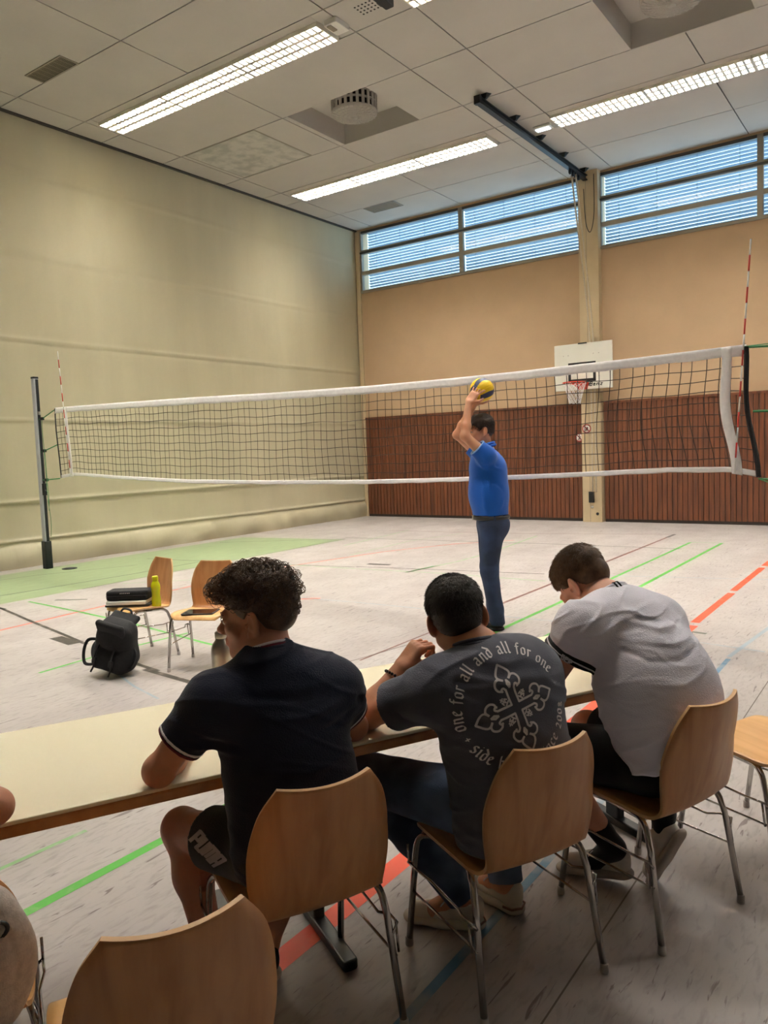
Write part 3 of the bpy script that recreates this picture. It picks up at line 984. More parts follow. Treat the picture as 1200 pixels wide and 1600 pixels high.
for k, (z0, z1, lab) in enumerate(((2.29, 2.20, 'upper'), (1.80, 1.72, 'middle'), (1.28, 1.12, 'lower'))):
    m = MB(); x0 = -1.18 + .095 * (k / 2)
    m.tube(smooth_path([(x0, NY, z0), (x0 + .25, NY, (z0 * 1.6 + z1 * .4) / 2 ), (-.62, NY, z1)], 6), .009, 6)
    if k != 1: m.tube([(x0 - .01, NY - .02, z0 + .005), (-.62, NY, z0 + (.02 if k == 0 else -.2))], .004, 5)
    tag(m.build('tension_rope', [M['green_rope']]), lab + ' green rope at the right edge of the net', 'rope')
m = MB(); m.lathe([(.0, 0), (.11, 0), (.11, .008), (.05, .02), (0, .02)], (-10.62, 6.62, 0), n=20)
tag(m.build('floor_cover', [M['metal_dark']]), 'small round dark floor cover beside the foot of the left net post', 'cover')
# ------------------------------------------------------------------ chairs
# local frame: origin on the floor between the feet, +y the way the sitter faces
PROF = [(.185, .392), (.172, .410), (.145, .424), (.08, .428), (.0, .424), (-.08, .416), (-.14, .410), (-.178, .416),
        (-.203, .438), (-.220, .48), (-.235, .535), (-.249, .60), (-.262, .66), (-.274, .72), (-.283, .775)]
HALF = [.165, .190, .205, .212, .212, .208, .202, .190, .183, .190, .197, .196, .187, .166, .126]
def make_chair():
    root = thing('chair', '', 'chair')
    pr = smooth_path([(0, a, b) for a, b in PROF], 4)
    hw = [v[0] for v in smooth_path([(h, 0, 0) for h in HALF], 4)]
    n = len(pr) - 1
    iseat = 7 * 4
    def fn_range(i0, i1):
        def fn(u, v):
            t = i0 + (i1 - i0) * u
            i = min(int(t), n - 1); f = t - i
            p = pr[i].lerp(pr[i + 1], f); h = hw[i] + (hw[i + 1] - hw[i]) * f
            s = (v - .5) * 2
            tt = max(0, min(1, (t - 26) / 18))     # how far up the back
            y = p.y + (.050 * tt) * (s * s) * (h / .2)
            z = p.z + (.008 * s * s) * max(0, (t - 48) / 8) - (.010 * (1 - s * s)) * (1 - tt) * max(0, min(1, (t - 6) / 6))
            d = (pr[min(i + 1, n)] - pr[i]).normalized()
            nrm = Vector((-.35 * s * tt, -d.z, d.y)) if True else None
            nrm = Vector((0, d.z, -d.y)) + Vector((-.4 * s * tt, 0, 0))
            return (s * h, y, z), nrm
        return fn
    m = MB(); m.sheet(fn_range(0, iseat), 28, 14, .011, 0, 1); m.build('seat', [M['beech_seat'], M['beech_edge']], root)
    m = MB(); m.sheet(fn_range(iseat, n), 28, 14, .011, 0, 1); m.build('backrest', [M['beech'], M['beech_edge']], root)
    for sx in (-1, 1):
        # front leg with the bend under the seat, rear leg splayed back
        f = [(sx * .218, .205, .012), (sx * .210, .155, .34)] + arc((sx * .208, .150, .365), (sx * .204, .142, .402), (sx * .185, .10, .405), 5) + [(sx * .17, .02, .400)]
        r = [(sx * .222, -.215, .012), (sx * .206, -.165, .31)] + arc((sx * .203, -.155, .34), (sx * .200, -.145, .390), (sx * .182, -.10, .394), 5) + [(sx * .17, .02, .400)]
        for path in (f, r):
            m = MB(); m.tube(path, .0105, 10); lg = m.build('leg', [M['chrome']], root)
            m = MB(); p = path[0]; m.lathe([(.0125, 0), (.0135, .004), (.0125, .028), (.011, .030)], (p[0], p[1], 0), n=14)
            m.build('foot_cap', [M['foot']], lg)
        m = MB()
        m.tube([(sx * .2165, .185, .20), (sx * .2185, -.19, .20 + .0)], .0042, 6)
        m.tube([(sx * .214, .172, .285), (sx * .232, .17, .300), (sx * .232, .11, .300), (sx * .2155, .06, .285), (sx * .2155, -.09, .275), (sx * .232, -.13, .285), (sx * .232, -.175, .285), (sx * .214, -.182, .262)], .0042, 6)
        m.tube([(sx * .232, .165, .300), (sx * .232, .168, .36)], .004, 6)
        m.tube([(sx * .232, -.165, .285), (sx * .232, -.178, .20)], .004, 6)
        m.build('row_link', [M['chrome']], root)
    m = MB()
    m.tube([(-.18, .10, .405), (.18, .10, .405)], .009, 8)
    m.tube([(-.18, -.08, .396), (.18, -.08, .396)], .009, 8)
    m.tube([(-.185, -.125, .392), (.185, -.125, .392)], .007, 8)
    m.build('seat_support', [M['chrome']], root)
    return root
def rot_of(f):
    return math.atan2(-f[0], f[1])
CH = make_chair()
chair_list = [
    ((-1.319, .955), (-.89, .456), 'empty beech plywood chair nearest the camera at the bottom left'),
    ((-1.463, 1.544), (-.89, .456), 'beech plywood chair under the man in the navy t-shirt'),
    ((-1.08, 2.06), (-.896, .444), 'beech plywood chair under the man in the dark grey printed t-shirt'),
    ((-.794, 2.62), (-.94, .337), 'beech plywood chair under the man in the white t-shirt'),
    ((-.54, 3.235), (-.912, .41), 'empty beech plywood chair at the right edge of the frame'),
    ((-1.845, .74), (-.89, .456), 'beech plywood chair at the left edge covered by a grey jacket'),
    ((-5.258, 3.863), (-.16, -.987), 'beech plywood chair holding the black case and the yellow green bottle'),
    ((-4.55, 3.94), (.40, -.91), 'beech plywood chair holding the black tablet'),
]
chair_objs = []
for i, (c, f, lab) in enumerate(chair_list):
    o = CH if i == 0 else copy_tree(CH)
    o.location = (c[0], c[1], 0)
    o.rotation_euler = (0, 0, rot_of(f))
    o['label'] = lab
    o['group'] = 'beech chairs at the long table' if i < 6 else 'pair of beech chairs on the court'
    chair_objs.append(o)

# ------------------------------------------------------------------ tables
# the near edge runs along D, the table extends along Nn away from the sitters
D = Vector((.46, .888, 0)).normalized()
TD = math.atan2(D.y, D.x)
def make_table(s0, s1, label, inset=.12):
    o = Vector((-1.388, 1.719, 0)) + D * s0
    L = s1 - s0; W = .70
    r = thing('table', label, 'table', o, TD, 'long cream topped tables end to end')
    m = MB(); m.rbox((0, 0, .730), (L, W, .742), .012, 0); m.build('tabletop', [M['table_top']], r)
    m = MB()
    m.rbox((0.001, 0.001, .698), (L - .001, W - .001, .7299), .012, 0)
    m.build('edge_band', [M['table_edge']], r)
    for x in (.12, L - inset):
        m = MB(); m.rbox((x - .025, .06 if inset < .13 else .20, 0), (x + .025, W - .03, .035), .012); ft = m.build('foot_bar', [M['black_metal']], r)
        m = MB(); m.rbox((x - .02, W / 2 - .04, .03), (x + .02, W / 2 + .04, .665), .012); m.build('leg', [M['black_metal']], r)
    m = MB()
    for x in (.12, L - inset): m.box((x - .02, .08, .665), (x + .02, W - .08, .6979))
    m.box((.12, W / 2 - .02, .655), (L - inset, W / 2 + .02, .685))
    m.build('frame', [M['black_metal']], r)
    return r
make_table(-.115, 1.485, 'cream topped table under the arms of the men in grey and white')
make_table(-1.72, -.12, 'cream topped table reaching to the left edge of the frame', .14)

# ------------------------------------------------------------------ things on the tables and chairs
def lathe_thing(name, label, cat, loc, parts, rz=0):
    r = thing(name, label, cat, loc, rz)
    for pn, prof, mt, kw in parts:
        m = MB(); m.lathe(prof, **kw); m.build(pn, [mt], r)
    return r
r = thing('water_bottle', 'brushed steel water bottle with a loop cap standing on the table', 'bottle', (-2.053, 1.845, .742))
m = MB(); m.lathe([(0, .002), (.032, .0), (.036, .006), (.0365, .03), (.0365, .165), (.0355, .18), (.031, .196), (.022, .208), (.0185, .214), (.0185, .222), (0, .223)], n=32); m.build('bottle_body', [M['steel']], r)
m = MB(); m.lathe([(.020, .218), (.021, .222), (.021, .238), (.017, .243), (0, .244)], n=24); cp = m.build('cap', [M['steel']], r)
m = MB(); m.tube([(.014 * math.cos(a), 0, .246 + .013 * math.sin(a)) for a in [math.pi * i / 10 for i in range(11)]], .003, 6); m.build('carry_loop', [M['steel']], cp)

yb_mat = mat('yellow_green_plastic', (206, 210, 22), 0.25, sss=.3)
yb_mat2 = mat('yellow_green_cap', (214, 214, 10), 0.4)
def on_chair(k, x, y, z):
    (c, f, _) = chair_list[k]
    a = rot_of(f)
    return (c[0] + x * math.cos(a) - y * math.sin(a), c[1] + x * math.sin(a) + y * math.cos(a), z), a
p, a = on_chair(6, -.145, -.085, .416)
r = thing('drinking_bottle', 'bright yellow green plastic drinking bottle on the left court chair', 'bottle', p, a)
m = MB(); m.lathe([(0, .001), (.033, .0), (.037, .006), (.037, .05), (.034, .075), (.032, .10), (.034, .125), (.037, .15), (.0365, .17), (.031, .19), (.022, .205), (.021, .212), (0, .213)], n=28); m.build('bottle_body', [yb_mat], r)
m = MB(); m.lathe([(.0235, .207), (.0245, .21), (.0245, .240), (.021, .247), (0, .249)], n=24); m.build('cap', [yb_mat2], r)

p, a = on_chair(6, .05, .05, .428)
r = thing('carry_case', 'black carry case with white papers on the left court chair', 'case', (p[0], p[1], .430), math.radians(-144.6))
m = MB(); m.rbox((-.19, -.11, 0), (.17, .10, .016), .02); m.build('base_shell', [M['black_pl']], r)
m = MB(); m.rbox((-.18, -.09, .045), (.165, .085, .125), .035); m.build('case_body', [M['black_fab']], r)
m = MB(); m.rbox((-.165, -.08, .016), (.155, .105, .045), .008); m.build('papers', [M['white_paint']], r)
m = MB(); m.tube([(-.172, .086, .085), (-.05, .0885, .087), (.155, .086, .085)], .003, 5); m.build('zip', [M['black_metal']], r)
m = MB()
for k in range(6): m.box((-.035 + k * .014, .0845, .103), (-.026 + k * .014, .0865, .111))
m.build('maker_mark', [M['emblem']], r)

p, a = on_chair(7, .0, .07, .429)
r = thing('tablet', 'thin black tablet lying flat on the right court chair', 'tablet', p, a + .1)
m = MB(); m.rbox((-.125, -.09, 0), (.125, .09, .007), .012); m.build('tablet_body', [M['black_pl']], r)
m = MB(); m.box((-.113, -.08, .0068), (.113, .08, .0078)); m.build('screen', [mat('dark_screen', (12, 12, 14), .08)], r)

# grey jacket hung over the backrest of the chair at the left edge (object built with the soft solids below)
# ------------------------------------------------------------------ smooth solids for bodies, clothes and bags
def V3(p): return np.array(p, dtype=np.float32)
def smin(a, b, k):
    if k <= 0: return np.minimum(a, b)
    h = np.maximum(k - np.abs(a - b), 0) / k
    return np.minimum(a, b) - h * h * k * .25
def smax(a, b, k): return -smin(-a, -b, k)
def basis(z, x):
    z = V3(z); z = z / np.linalg.norm(z)
    x = V3(x); x = x - z * (x @ z); x = x / np.linalg.norm(x)
    return np.stack([x, np.cross(z, x), z])        # rows: x, y, z axes
def euler(yaw=0, pitch=0, roll=0):
    # columns: right, forward, up of a head turned by yaw (left +), pitch (down +), roll (to the left +)
    cy, sy = math.cos(yaw), math.sin(yaw); cp, sp = math.cos(-pitch), math.sin(-pitch); cr, sr = math.cos(-roll), math.sin(-roll)
    Rz = np.array([[cy, -sy, 0], [sy, cy, 0], [0, 0, 1]]); Rx = np.array([[1, 0, 0], [0, cp, -sp], [0, sp, cp]]); Ry = np.array([[cr, 0, sr], [0, 1, 0], [-sr, 0, cr]])
    return (Rz @ Rx @ Ry).astype(np.float32)
class SD:
    def __init__(s): s.ops = []
    def _add(s, fn, k, op, lo, hi): s.ops.append((fn, k, op, V3(lo), V3(hi))); return s
    def cap(s, a, b, ra, rb=None, k=.02, op='u'):
        a, b = V3(a), V3(b); rb = ra if rb is None else rb
        ba = b - a; l2 = float(ba @ ba) + 1e-12
        def fn(P):
            h = np.clip(((P - a) @ ba) / l2, 0, 1)
            d = P - a - h[:, None] * ba
            return np.sqrt((d * d).sum(1)) - (ra + (rb - ra) * h)
        m = max(ra, rb)
        return s._add(fn, k, op, np.minimum(a, b) - m, np.maximum(a, b) + m)
    def path(s, pts, rs, k=.02, op='u'):
        for i in range(len(pts) - 1): s.cap(pts[i], pts[i + 1], rs[i], rs[i + 1], k if i == 0 else min(k, .012), op)
        return s
    def ecap(s, a, b, ra, rb, depth, side, k=.03, op='u'):
        """capsule with an elliptic section: depth = y radius / x radius, side = its wide axis"""
        a, b = V3(a), V3(b)
        B = basis(b - a, side); L = float(np.linalg.norm(b - a))
        def fn(P):
            q = (P - a) @ B.T
            y = q[:, 1] / depth
            h = np.clip(q[:, 2] / L, 0, 1)
            d = np.sqrt(q[:, 0] ** 2 + y * y + (q[:, 2] - h * L) ** 2) - (ra + (rb - ra) * h)
            return d * (depth if depth < 1 else 1)
        m = max(ra, rb) * max(1, depth)
        return s._add(fn, k, op, np.minimum(a, b) - m, np.maximum(a, b) + m)
    def ell(s, c, r, R=None, k=.02, op='u'):
        c = V3(c); r = V3(r); Rm = None if R is None else np.asarray(R, dtype=np.float32)
        def fn(P):
            q = P - c
            if Rm is not None: q = q @ Rm
            k0 = np.sqrt(((q / r) ** 2).sum(1)); k1 = np.sqrt(((q / (r * r)) ** 2).sum(1)) + 1e-9
            return np.where(k0 < 1e-3, -r.min(), k0 * (k0 - 1) / k1)
        m = r.max()
        return s._add(fn, k, op, c - m, c + m)
    def rbox(s, c, h, R=None, rr=.01, k=.01, op='u'):
        c = V3(c); h = V3(h) - rr; Rm = None if R is None else np.asarray(R, dtype=np.float32)
        def fn(P):
            q = P - c
            if Rm is not None: q = q @ Rm
            q = np.abs(q) - h
            return np.sqrt((np.maximum(q, 0) ** 2).sum(1)) + np.minimum(q.max(1), 0) - rr
        m = float(np.linalg.norm(h)) + rr
        return s._add(fn, k, op, c - m, c + m)
    def cut(s, p, n, k=.004):
        """keep what lies behind the plane (p, n)"""
        p = V3(p); n = V3(n); n = n / np.linalg.norm(n)
        s.ops.append((lambda P: (P - p) @ n, k, 'i', None, None)); return s
    def use(s, other, off=0.0, k=.01, op='u'):
        lo = np.min([o[3] for o in other.ops if o[3] is not None and o[2] == 'u'], axis=0); hi = np.max([o[4] for o in other.ops if o[3] is not None and o[2] == 'u'], axis=0)
        return s._add(lambda P: other(P) - off, k, op, lo - off, hi + off)
    def fold(s, pts, w, h):
        """raised crease along a polyline (negative h: a groove)"""
        sc_ = V3((1, .12, 1)); P_ = [V3(p) * sc_ for p in pts]
        def fn(P):
            P = P * sc_
            best = np.full(len(P), 9.0, dtype=np.float32); tt = np.zeros(len(P), dtype=np.float32)
            n = len(P_) - 1
            for i in range(n):
                ba = P_[i + 1] - P_[i]; l2 = float(ba @ ba) + 1e-12
                hh = np.clip(((P - P_[i]) @ ba) / l2, 0, 1)
                d = P - P_[i] - hh[:, None] * ba
                dd = np.sqrt((d * d).sum(1))
                mk = dd < best; best = np.where(mk, dd, best); tt = np.where(mk, (i + hh) / n, tt)
            return h * np.exp(-(best / w) ** 2) * np.sin(np.pi * (.08 + .84 * tt))
        s.ops.append((fn, 0, 'd', None, None)); return s
    def disp(s, fn):
        s.ops.append((fn, 0, 'd', None, None)); return s
    def __call__(s, P):
        f = np.full(len(P), 10.0, dtype=np.float32)
        for fn, k, op, lo, hi in s.ops:
            if op == 'u': f = smin(f, fn(P), k)
            elif op == 's': f = smax(f, -fn(P), k)
            elif op == 'i': f = smax(f, fn(P), k)
            else: f = f - fn(P)
        return f.astype(np.float32)
    def bounds(s):
        L = [o for o in s.ops if o[2] == 'u']
        return np.min([o[3] for o in L], axis=0), np.max([o[4] for o in L], axis=0)

EDG = [(0, 1), (2, 3), (4, 5), (6, 7), (0, 2), (1, 3), (4, 6), (5, 7), (0, 4), (1, 5), (2, 6), (3, 7)]
OFF = np.array([(i & 1, (i >> 1) & 1, (i >> 2) & 1) for i in range(8)])
def polygonise(f, h, pad=.02, lo=None, hi=None):
    l, u = f.bounds()
    if lo is not None: l = np.maximum(l, V3(lo))
    if hi is not None: u = np.minimum(u, V3(hi))
    l = l - pad; u = u + pad
    b = 4
    nb = np.ceil((u - l) / (h * b)).astype(int)
    n = nb * b + 1
    cx = [l[i] + h * b * (np.arange(nb[i]) + .5) for i in range(3)]
    C_ = np.stack(np.meshgrid(*cx, indexing='ij'), -1).reshape(-1, 3).astype(np.float32)
    fc = np.concatenate([f(C_[i:i + 200000]) for i in range(0, len(C_), 200000)])
    act = np.abs(fc) < h * b * 1.35 + .006
    F = np.ones(n, dtype=np.float32)
    sg = np.where(fc < 0, -1.0, 1.0).reshape(nb)
    F[:-1, :-1, :-1] = np.repeat(np.repeat(np.repeat(sg, b, 0), b, 1), b, 2)
    idx = np.argwhere(act.reshape(nb))
    g = np.stack(np.meshgrid(*[np.arange(b + 1)] * 3, indexing='ij'), -1).reshape(-1, 3)
    nodes = (idx[:, None, :] * b + g[None]).reshape(-1, 3)
    lin_ = np.unique((nodes[:, 0] * n[1] + nodes[:, 1]) * n[2] + nodes[:, 2])
    nx_, r_ = np.divmod(lin_, n[1] * n[2]); ny_, nz_ = np.divmod(r_, n[2])
    Pn = (np.stack([nx_, ny_, nz_], 1) * h + l).astype(np.float32)
    vals = np.concatenate([f(Pn[i:i + 200000]) for i in range(0, len(Pn), 200000)])
    F.reshape(-1)[lin_] = vals
    S = F < 0
    cnt = np.zeros(n - 1, dtype=np.int8)
    for o in OFF: cnt += S[o[0]:n[0] - 1 + o[0], o[1]:n[1] - 1 + o[1], o[2]:n[2] - 1 + o[2]]
    cells = np.argwhere((cnt > 0) & (cnt < 8))
    cv = np.stack([F[cells[:, 0] + o[0], cells[:, 1] + o[1], cells[:, 2] + o[2]] for o in OFF], 1)
    acc = np.zeros((len(cells), 3)); num = np.zeros(len(cells))
    for a, c in EDG:
        m = (cv[:, a] < 0) != (cv[:, c] < 0)
        t = np.where(m, cv[:, a] / np.where(m, cv[:, a] - cv[:, c], 1), 0)
        p = OFF[a] + (OFF[c] - OFF[a]) * t[:, None]
        acc += p * m[:, None]; num += m
    verts = (cells + acc / num[:, None]) * h + l
    vid = -np.ones(n - 1, dtype=np.int64)
    vid[cells[:, 0], cells[:, 1], cells[:, 2]] = np.arange(len(cells))
    quads = []
    for ax in range(3):
        o = [0, 0, 0]; o[ax] = 1
        A = S[:n[0] - o[0], :n[1] - o[1], :n[2] - o[2]]; B_ = S[o[0]:, o[1]:, o[2]:]
        e = np.argwhere(A != B_)
        u_, v_ = (ax + 1) % 3, (ax + 2) % 3
        ok = (e[:, u_] > 0) & (e[:, v_] > 0) & (e[:, u_] < n[u_] - 1) & (e[:, v_] < n[v_] - 1)
        e = e[ok]
        s0 = A[e[:, 0], e[:, 1], e[:, 2]]
        def cell(du, dv):
            c = e.copy(); c[:, u_] += du; c[:, v_] += dv
            return vid[c[:, 0], c[:, 1], c[:, 2]]
        q = np.stack([cell(-1, -1), cell(0, -1), cell(0, 0), cell(-1, 0)], 1)
        q = np.where(s0[:, None], q, q[:, ::-1])
        quads.append(q[(q >= 0).all(1)])
    return verts.astype(np.float32), np.concatenate(quads)
def np_mesh(name, verts, quads, mats, parent, smooth=True):
    me = bpy.data.meshes.new(name)
    me.vertices.add(len(verts)); me.vertices.foreach_set('co', np.ascontiguousarray(verts, dtype=np.float32).reshape(-1))
    k = quads.shape[1]
    me.loops.add(len(quads) * k); me.loops.foreach_set('vertex_index', np.ascontiguousarray(quads, dtype=np.int32).reshape(-1))
    me.polygons.add(len(quads)); me.polygons.foreach_set('loop_start', np.arange(0, len(quads) * k, k, dtype=np.int32))
    me.polygons.foreach_set('use_smooth', np.full(len(quads), smooth))
    for m in (mats if isinstance(mats, (list, tuple)) else [mats]): me.materials.append(m)
    me.update(calc_edges=True); me.validate()
    o = bpy.data.objects.new(name, me); COL.objects.link(o)
    if parent: o.parent = parent
    return o
def solid(f, name, mt, parent, h=.005, **kw):
    v, q = polygonise(f, h, **kw)
    return np_mesh(name, v, q, mt, parent)

def wrinkle(P, s, amp, rot, seed=0.0, width=.16, squash=.30):
    c, q = math.cos(rot), math.sin(rot)
    u = P[:, 0] * c + P[:, 2] * q; v = -P[:, 0] * q + P[:, 2] * c
    Q = np.stack([u * squash, P[:, 1] * .45, v], 1)
    w = wob(Q, s, seed)
    m = np.clip(.55 + .9 * wob(P, 9, seed + 3), 0, 1)
    return amp * np.exp(-(w / width) ** 2) * m
def wob(P, s, seed=0.0):
    x, y, z = P[:, 0] * s + seed, P[:, 1] * s + seed * 1.7, P[:, 2] * s - seed
    return (np.sin(x + 1.3 * np.sin(y * .8 + z)) + np.sin(y * 1.2 + 1.4 * np.sin(z * .9 + x * .5)) + np.sin(z * 1.1 + 1.2 * np.sin(x * 1.1))) / 3
# ------------------------------------------------------------------ backpack
r_bp = thing('backpack', 'black flap top backpack leaning on the floor in front of the left court chair', 'backpack', (-5.00, 3.40, 0), math.radians(20))
bp = SD()
bp.rbox((0, 0, .10), (.15, .095, .10), rr=.07, k=.02)
bp.rbox((.01, .035, .22), (.135, .085, .18), euler(0, math.radians(-20), 0), rr=.06, k=.08)
bp.ell((0, -.01, .26), (.13, .10, .12), None, .06)
bp.rbox((0, -.075, .10), (.11, .04, .075), rr=.035, k=.02)
bp.ell((.15, .01, .12), (.035, .06, .08), k=.02); bp.ell((-.15, .01, .12), (.035, .06, .08), k=.02)
bp.fold([(-.15, -.05, .2), (0, -.10, .19), (.15, -.05, .2)], .008, -.006)
bp.disp(lambda P: .004 * wob(P, 26))
solid(bp, 'main_bag', M['black_fab'], r_bp, .007)
fp = SD()
fp.rbox((.005, -.060, .290), (.118, .024, .120), euler(0, math.radians(-30), 0), rr=.023, k=.02)
fp.rbox((.008, .045, .385), (.112, .070, .020), euler(0, math.radians(-30), 0), rr=.016, k=.04)
fp.disp(lambda P: .003 * wob(P, 22, 2))
solid(fp, 'flap', M['black_fab'], r_bp, .006)
for x in (-.065, .065):
    m = MB(); m.tube(smooth_path([(x, -.09, .22), (x * 1.05, -.135, .14), (x * 1.1, -.125, .06), (x * 1.15, -.15, .012)], 5), .012, 6, flat=.35); st = m.build('buckle_strap', [M['black_pl']], r_bp)
    m = MB(); m.rbox((x * 1.07 - .016, -.142, .08), (x * 1.07 + .016, -.122, .125), .006); m.build('buckle', [M['black_metal']], st)
m = MB(); m.tube(smooth_path([(-.13, .0, .21), (-.215, -.02, .19), (-.235, -.03, .10), (-.20, -.05, .02), (-.13, -.06, .03)], 6), .012, 6, flat=.5); m.build('shoulder_strap', [M['black_fab']], r_bp)
m = MB(); m.tube(smooth_path([(.13, .03, .22), (.185, .0, .17), (.18, -.02, .10), (.16, -.03, .06)], 6), .012, 6, flat=.4); m.build('side_strap', [M['black_pl']], r_bp)
m = MB(); m.tube(smooth_path([(-.05, .09, .42), (-.03, .10, .455), (.03, .10, .455), (.05, .09, .42)], 5), .009, 6); m.build('grab_handle', [M['black_pl']], r_bp)

r_bp.rotation_euler = (0, math.radians(13), math.radians(20)); r_bp.location.z = .035
# ------------------------------------------------------------------ people
def skin_mat(n, rgb):
    return mat(n, rgb, 0.5, sss=.12, var=.06, scale=22, bump=.06, bscale=180, spec=.4)
SK1 = skin_mat('skin_tan', (196, 138, 110)); SK2 = skin_mat('skin_warm', (206, 146, 112)); SK3 = skin_mat('skin_fair', (208, 150, 126)); SK4 = skin_mat('skin_standing', (204, 146, 112))
def cloth(n, rgb, **k): return mat(n, rgb, k.pop('rough', .85), var=k.pop('var', .06), scale=k.pop('scale', 5), bump=k.pop('bump', .25), bscale=k.pop('bscale', 240), sheen=k.pop('sheen', .15), spec=.25, **k)

def add_head(B, o, R, s=1.0, nb=None, rn=.056, nose=1.0):
    o = V3(o); R = np.asarray(R, dtype=np.float32)
    T = lambda x, y, z: o + R @ V3((x, y, z)) * s
    B.ell(T(0, -.012, .052), V3((.075, .097, .082)) * s, R, .01)
    B.ell(T(0, .030, -.02), V3((.062, .070, .085)) * s, R, .03)
    B.ell(T(0, .052, -.080), V3((.036, .036, .028)) * s, R, .03)
    for x in (-1, 1):
        B.cap(T(x * .054, -.002, -.045), T(x * .022, .068, -.090), .017 * s, .015 * s, .03)
        B.ell(T(x * .047, .062, -.012), V3((.020, .022, .016)) * s, R, .02)
    B.cap(T(-.034, .088, .026), T(.034, .088, .026), .011 * s, k=.015)
    for x in (-1, 1):
        B.ell(T(x * .032, .103, .008), V3((.018, .014, .011)) * s, R, .014, 's')
        B.ell(T(x * .031, .084, .008), V3((.0125, .012, .011)) * s, R, .003)
        B.cap(T(x * .020, .097, .016), T(x * .044, .088, .015), .003 * s, k=.004)
    B.cap(T(0, .092, .014), T(0, .119 * nose, -.024), .008 * s, .0115 * s, .012)
    for x in (-1, 1): B.ell(T(x * .012, .106, -.028), V3((.009, .011, .008)) * s, R, .008)
    B.cap(T(-.018, .096, -.050), T(.018, .096, -.050), .006 * s, k=.008); B.cap(T(-.015, .095, -.062), T(.015, .095, -.062), .007 * s, k=.008)
    B.cap(T(-.020, .106, -.056), T(.020, .106, -.056), .0022 * s, k=.004, op='s')
    for x in (-1, 1):
        E = R @ np.array(euler(x * .55, 0, 0))
        B.ell(T(x * .082, -.012, .006), V3((.010, .022, .034)) * s, E, .004)
        B.ell(T(x * .0925, -.007, .010), V3((.0075, .0115, .020)) * s, E, .003, 's')
        B.ell(T(x * .080, .000, -.022), V3((.007, .009, .010)) * s, E, .004)
        B.ell(T(x * .084, .008, .0), V3((.004, .005, .008)) * s, E, .003)
    if nb is not None:
        B.cap(V3(nb), T(0, -.022, -.035), rn * 1.08, rn * .98, .03)
        for x in (-1, 1):
            B.cap(T(x * .050, -.015, -.045), V3(nb) + R @ V3((x * .022, .045, -.02)), .012, .014, .03)

def add_hand(B, w, d, nrm, side, curl=.3, s=1.0, spread=.12, thumb=(.6, .5), curls=None):
    """w wrist, d the way the palm runs, nrm out of the palm, side towards the thumb"""
    w = V3(w); d = V3(d) / np.linalg.norm(d); nrm = V3(nrm); nrm = nrm - d * (nrm @ d); nrm = nrm / np.linalg.norm(nrm)
    sd = np.cross(d, nrm); sd = sd * (1 if sd @ V3(side) > 0 else -1)
    R = np.stack([sd, d, -nrm], 1)
    B.rbox(w + d * .052 * s, V3((.041, .050, .0145)) * s, R, .014 * s, .02)
    B.ell(w + d * .035 * s + sd * .026 * s + nrm * .006 * s, V3((.018, .032, .016)) * s, R, .015)
    L = [(.030, .042, .024, .021, .0088), (.010, .046, .028, .022, .0092), (-.011, .042, .026, .021, .0086), (-.031, .033, .019, .018, .0076)]
    for i, (off, a, b, c, rr) in enumerate(L):
        cu = (curls[i] if curls else curl)
        p = w + (d * .098 + sd * off) * s
        dd = d + sd * (off / .03 * spread); dd = dd / np.linalg.norm(dd)
        ang = 0; P_ = [p - d * .02 * s]; Rr = [rr * s]
        P_.append(p); Rr.append(rr * s)
        for seg, f in ((a, .7), (b, 1.15), (c, .9)):
            ang += cu * f
            p = p + (dd * math.cos(ang) + nrm * math.sin(ang)) * seg * s
            P_.append(p); Rr.append(Rr[-1] * .93)
        B.path(P_, Rr, .007)
    t0 = w + (d * .022 + sd * .030) * s
    t1 = t0 + (sd * thumb[0] + d * .75 + nrm * thumb[1] * .6) / 1.1 * .040 * s
    t2 = t1 + (sd * thumb[0] * .45 + d * .9 + nrm * thumb[1]) / 1.15 * .032 * s
    t3 = t2 + (sd * thumb[0] * .1 + d * .9 + nrm * thumb[1]) / 1.1 * .026 * s
    B.path([t0, t1, t2, t3], [.015 * s, .0115 * s, .0105 * s, .009 * s], .010)

def add_body(B, J, s=1.0, legs=True):
    side = V3(J['shR']) - V3(J['shL'])
    B.ell(J['pel'], V3((.150, .100, .10)) * s, None, .05)
    B.ecap(J['pel'], J['chest'], .135 * s, .150 * s, .66, side, .05)
    B.cap(J['shL'], J['shR'], .050 * s, k=.06)
    B.cap(J['nb'], V3(J['shL']) * .6 + V3(J['nb']) * .4, .05 * s, .045 * s, .04); B.cap(J['nb'], V3(J['shR']) * .6 + V3(J['nb']) * .4, .05 * s, .045 * s, .04)
    B.cap(J['chest'], J['nb'], .09 * s, .06 * s, .05)
    for q in 'LR':
        if 'el' + q in J:
            sh, el, wr = V3(J['sh' + q]), V3(J['el' + q]), V3(J['wr' + q])
            B.cap(sh, el, .050 * s, .038 * s, .03)
            B.ell(el, V3((.038, .038, .038)) * s, None, .02)
            mid = el + (wr - el) * .3
            B.cap(el, mid, .037 * s, .041 * s, .02); B.cap(mid, wr, .041 * s, .026 * s, .02)
        if legs and 'kn' + q in J:
            hp, kn, an = V3(J['hip' + q]), V3(J['kn' + q]), V3(J['an' + q])
            B.cap(hp, kn, .082 * s, .056 * s, .05)
            B.ell(kn, V3((.054, .056, .056)) * s, None, .02)
            cf = kn + (an - kn) * .32
            back = V3(J.get('back', (0, -1, 0)))
            B.cap(kn, cf + back * .012, .050 * s, .056 * s, .03); B.cap(cf + back * .012, an, .054 * s, .034 * s, .03)
            ft = V3(J.get('ft' + q, an + V3((0, .12, -.06))))
            B.cap(an, ft, .034 * s, .028 * s, .03)

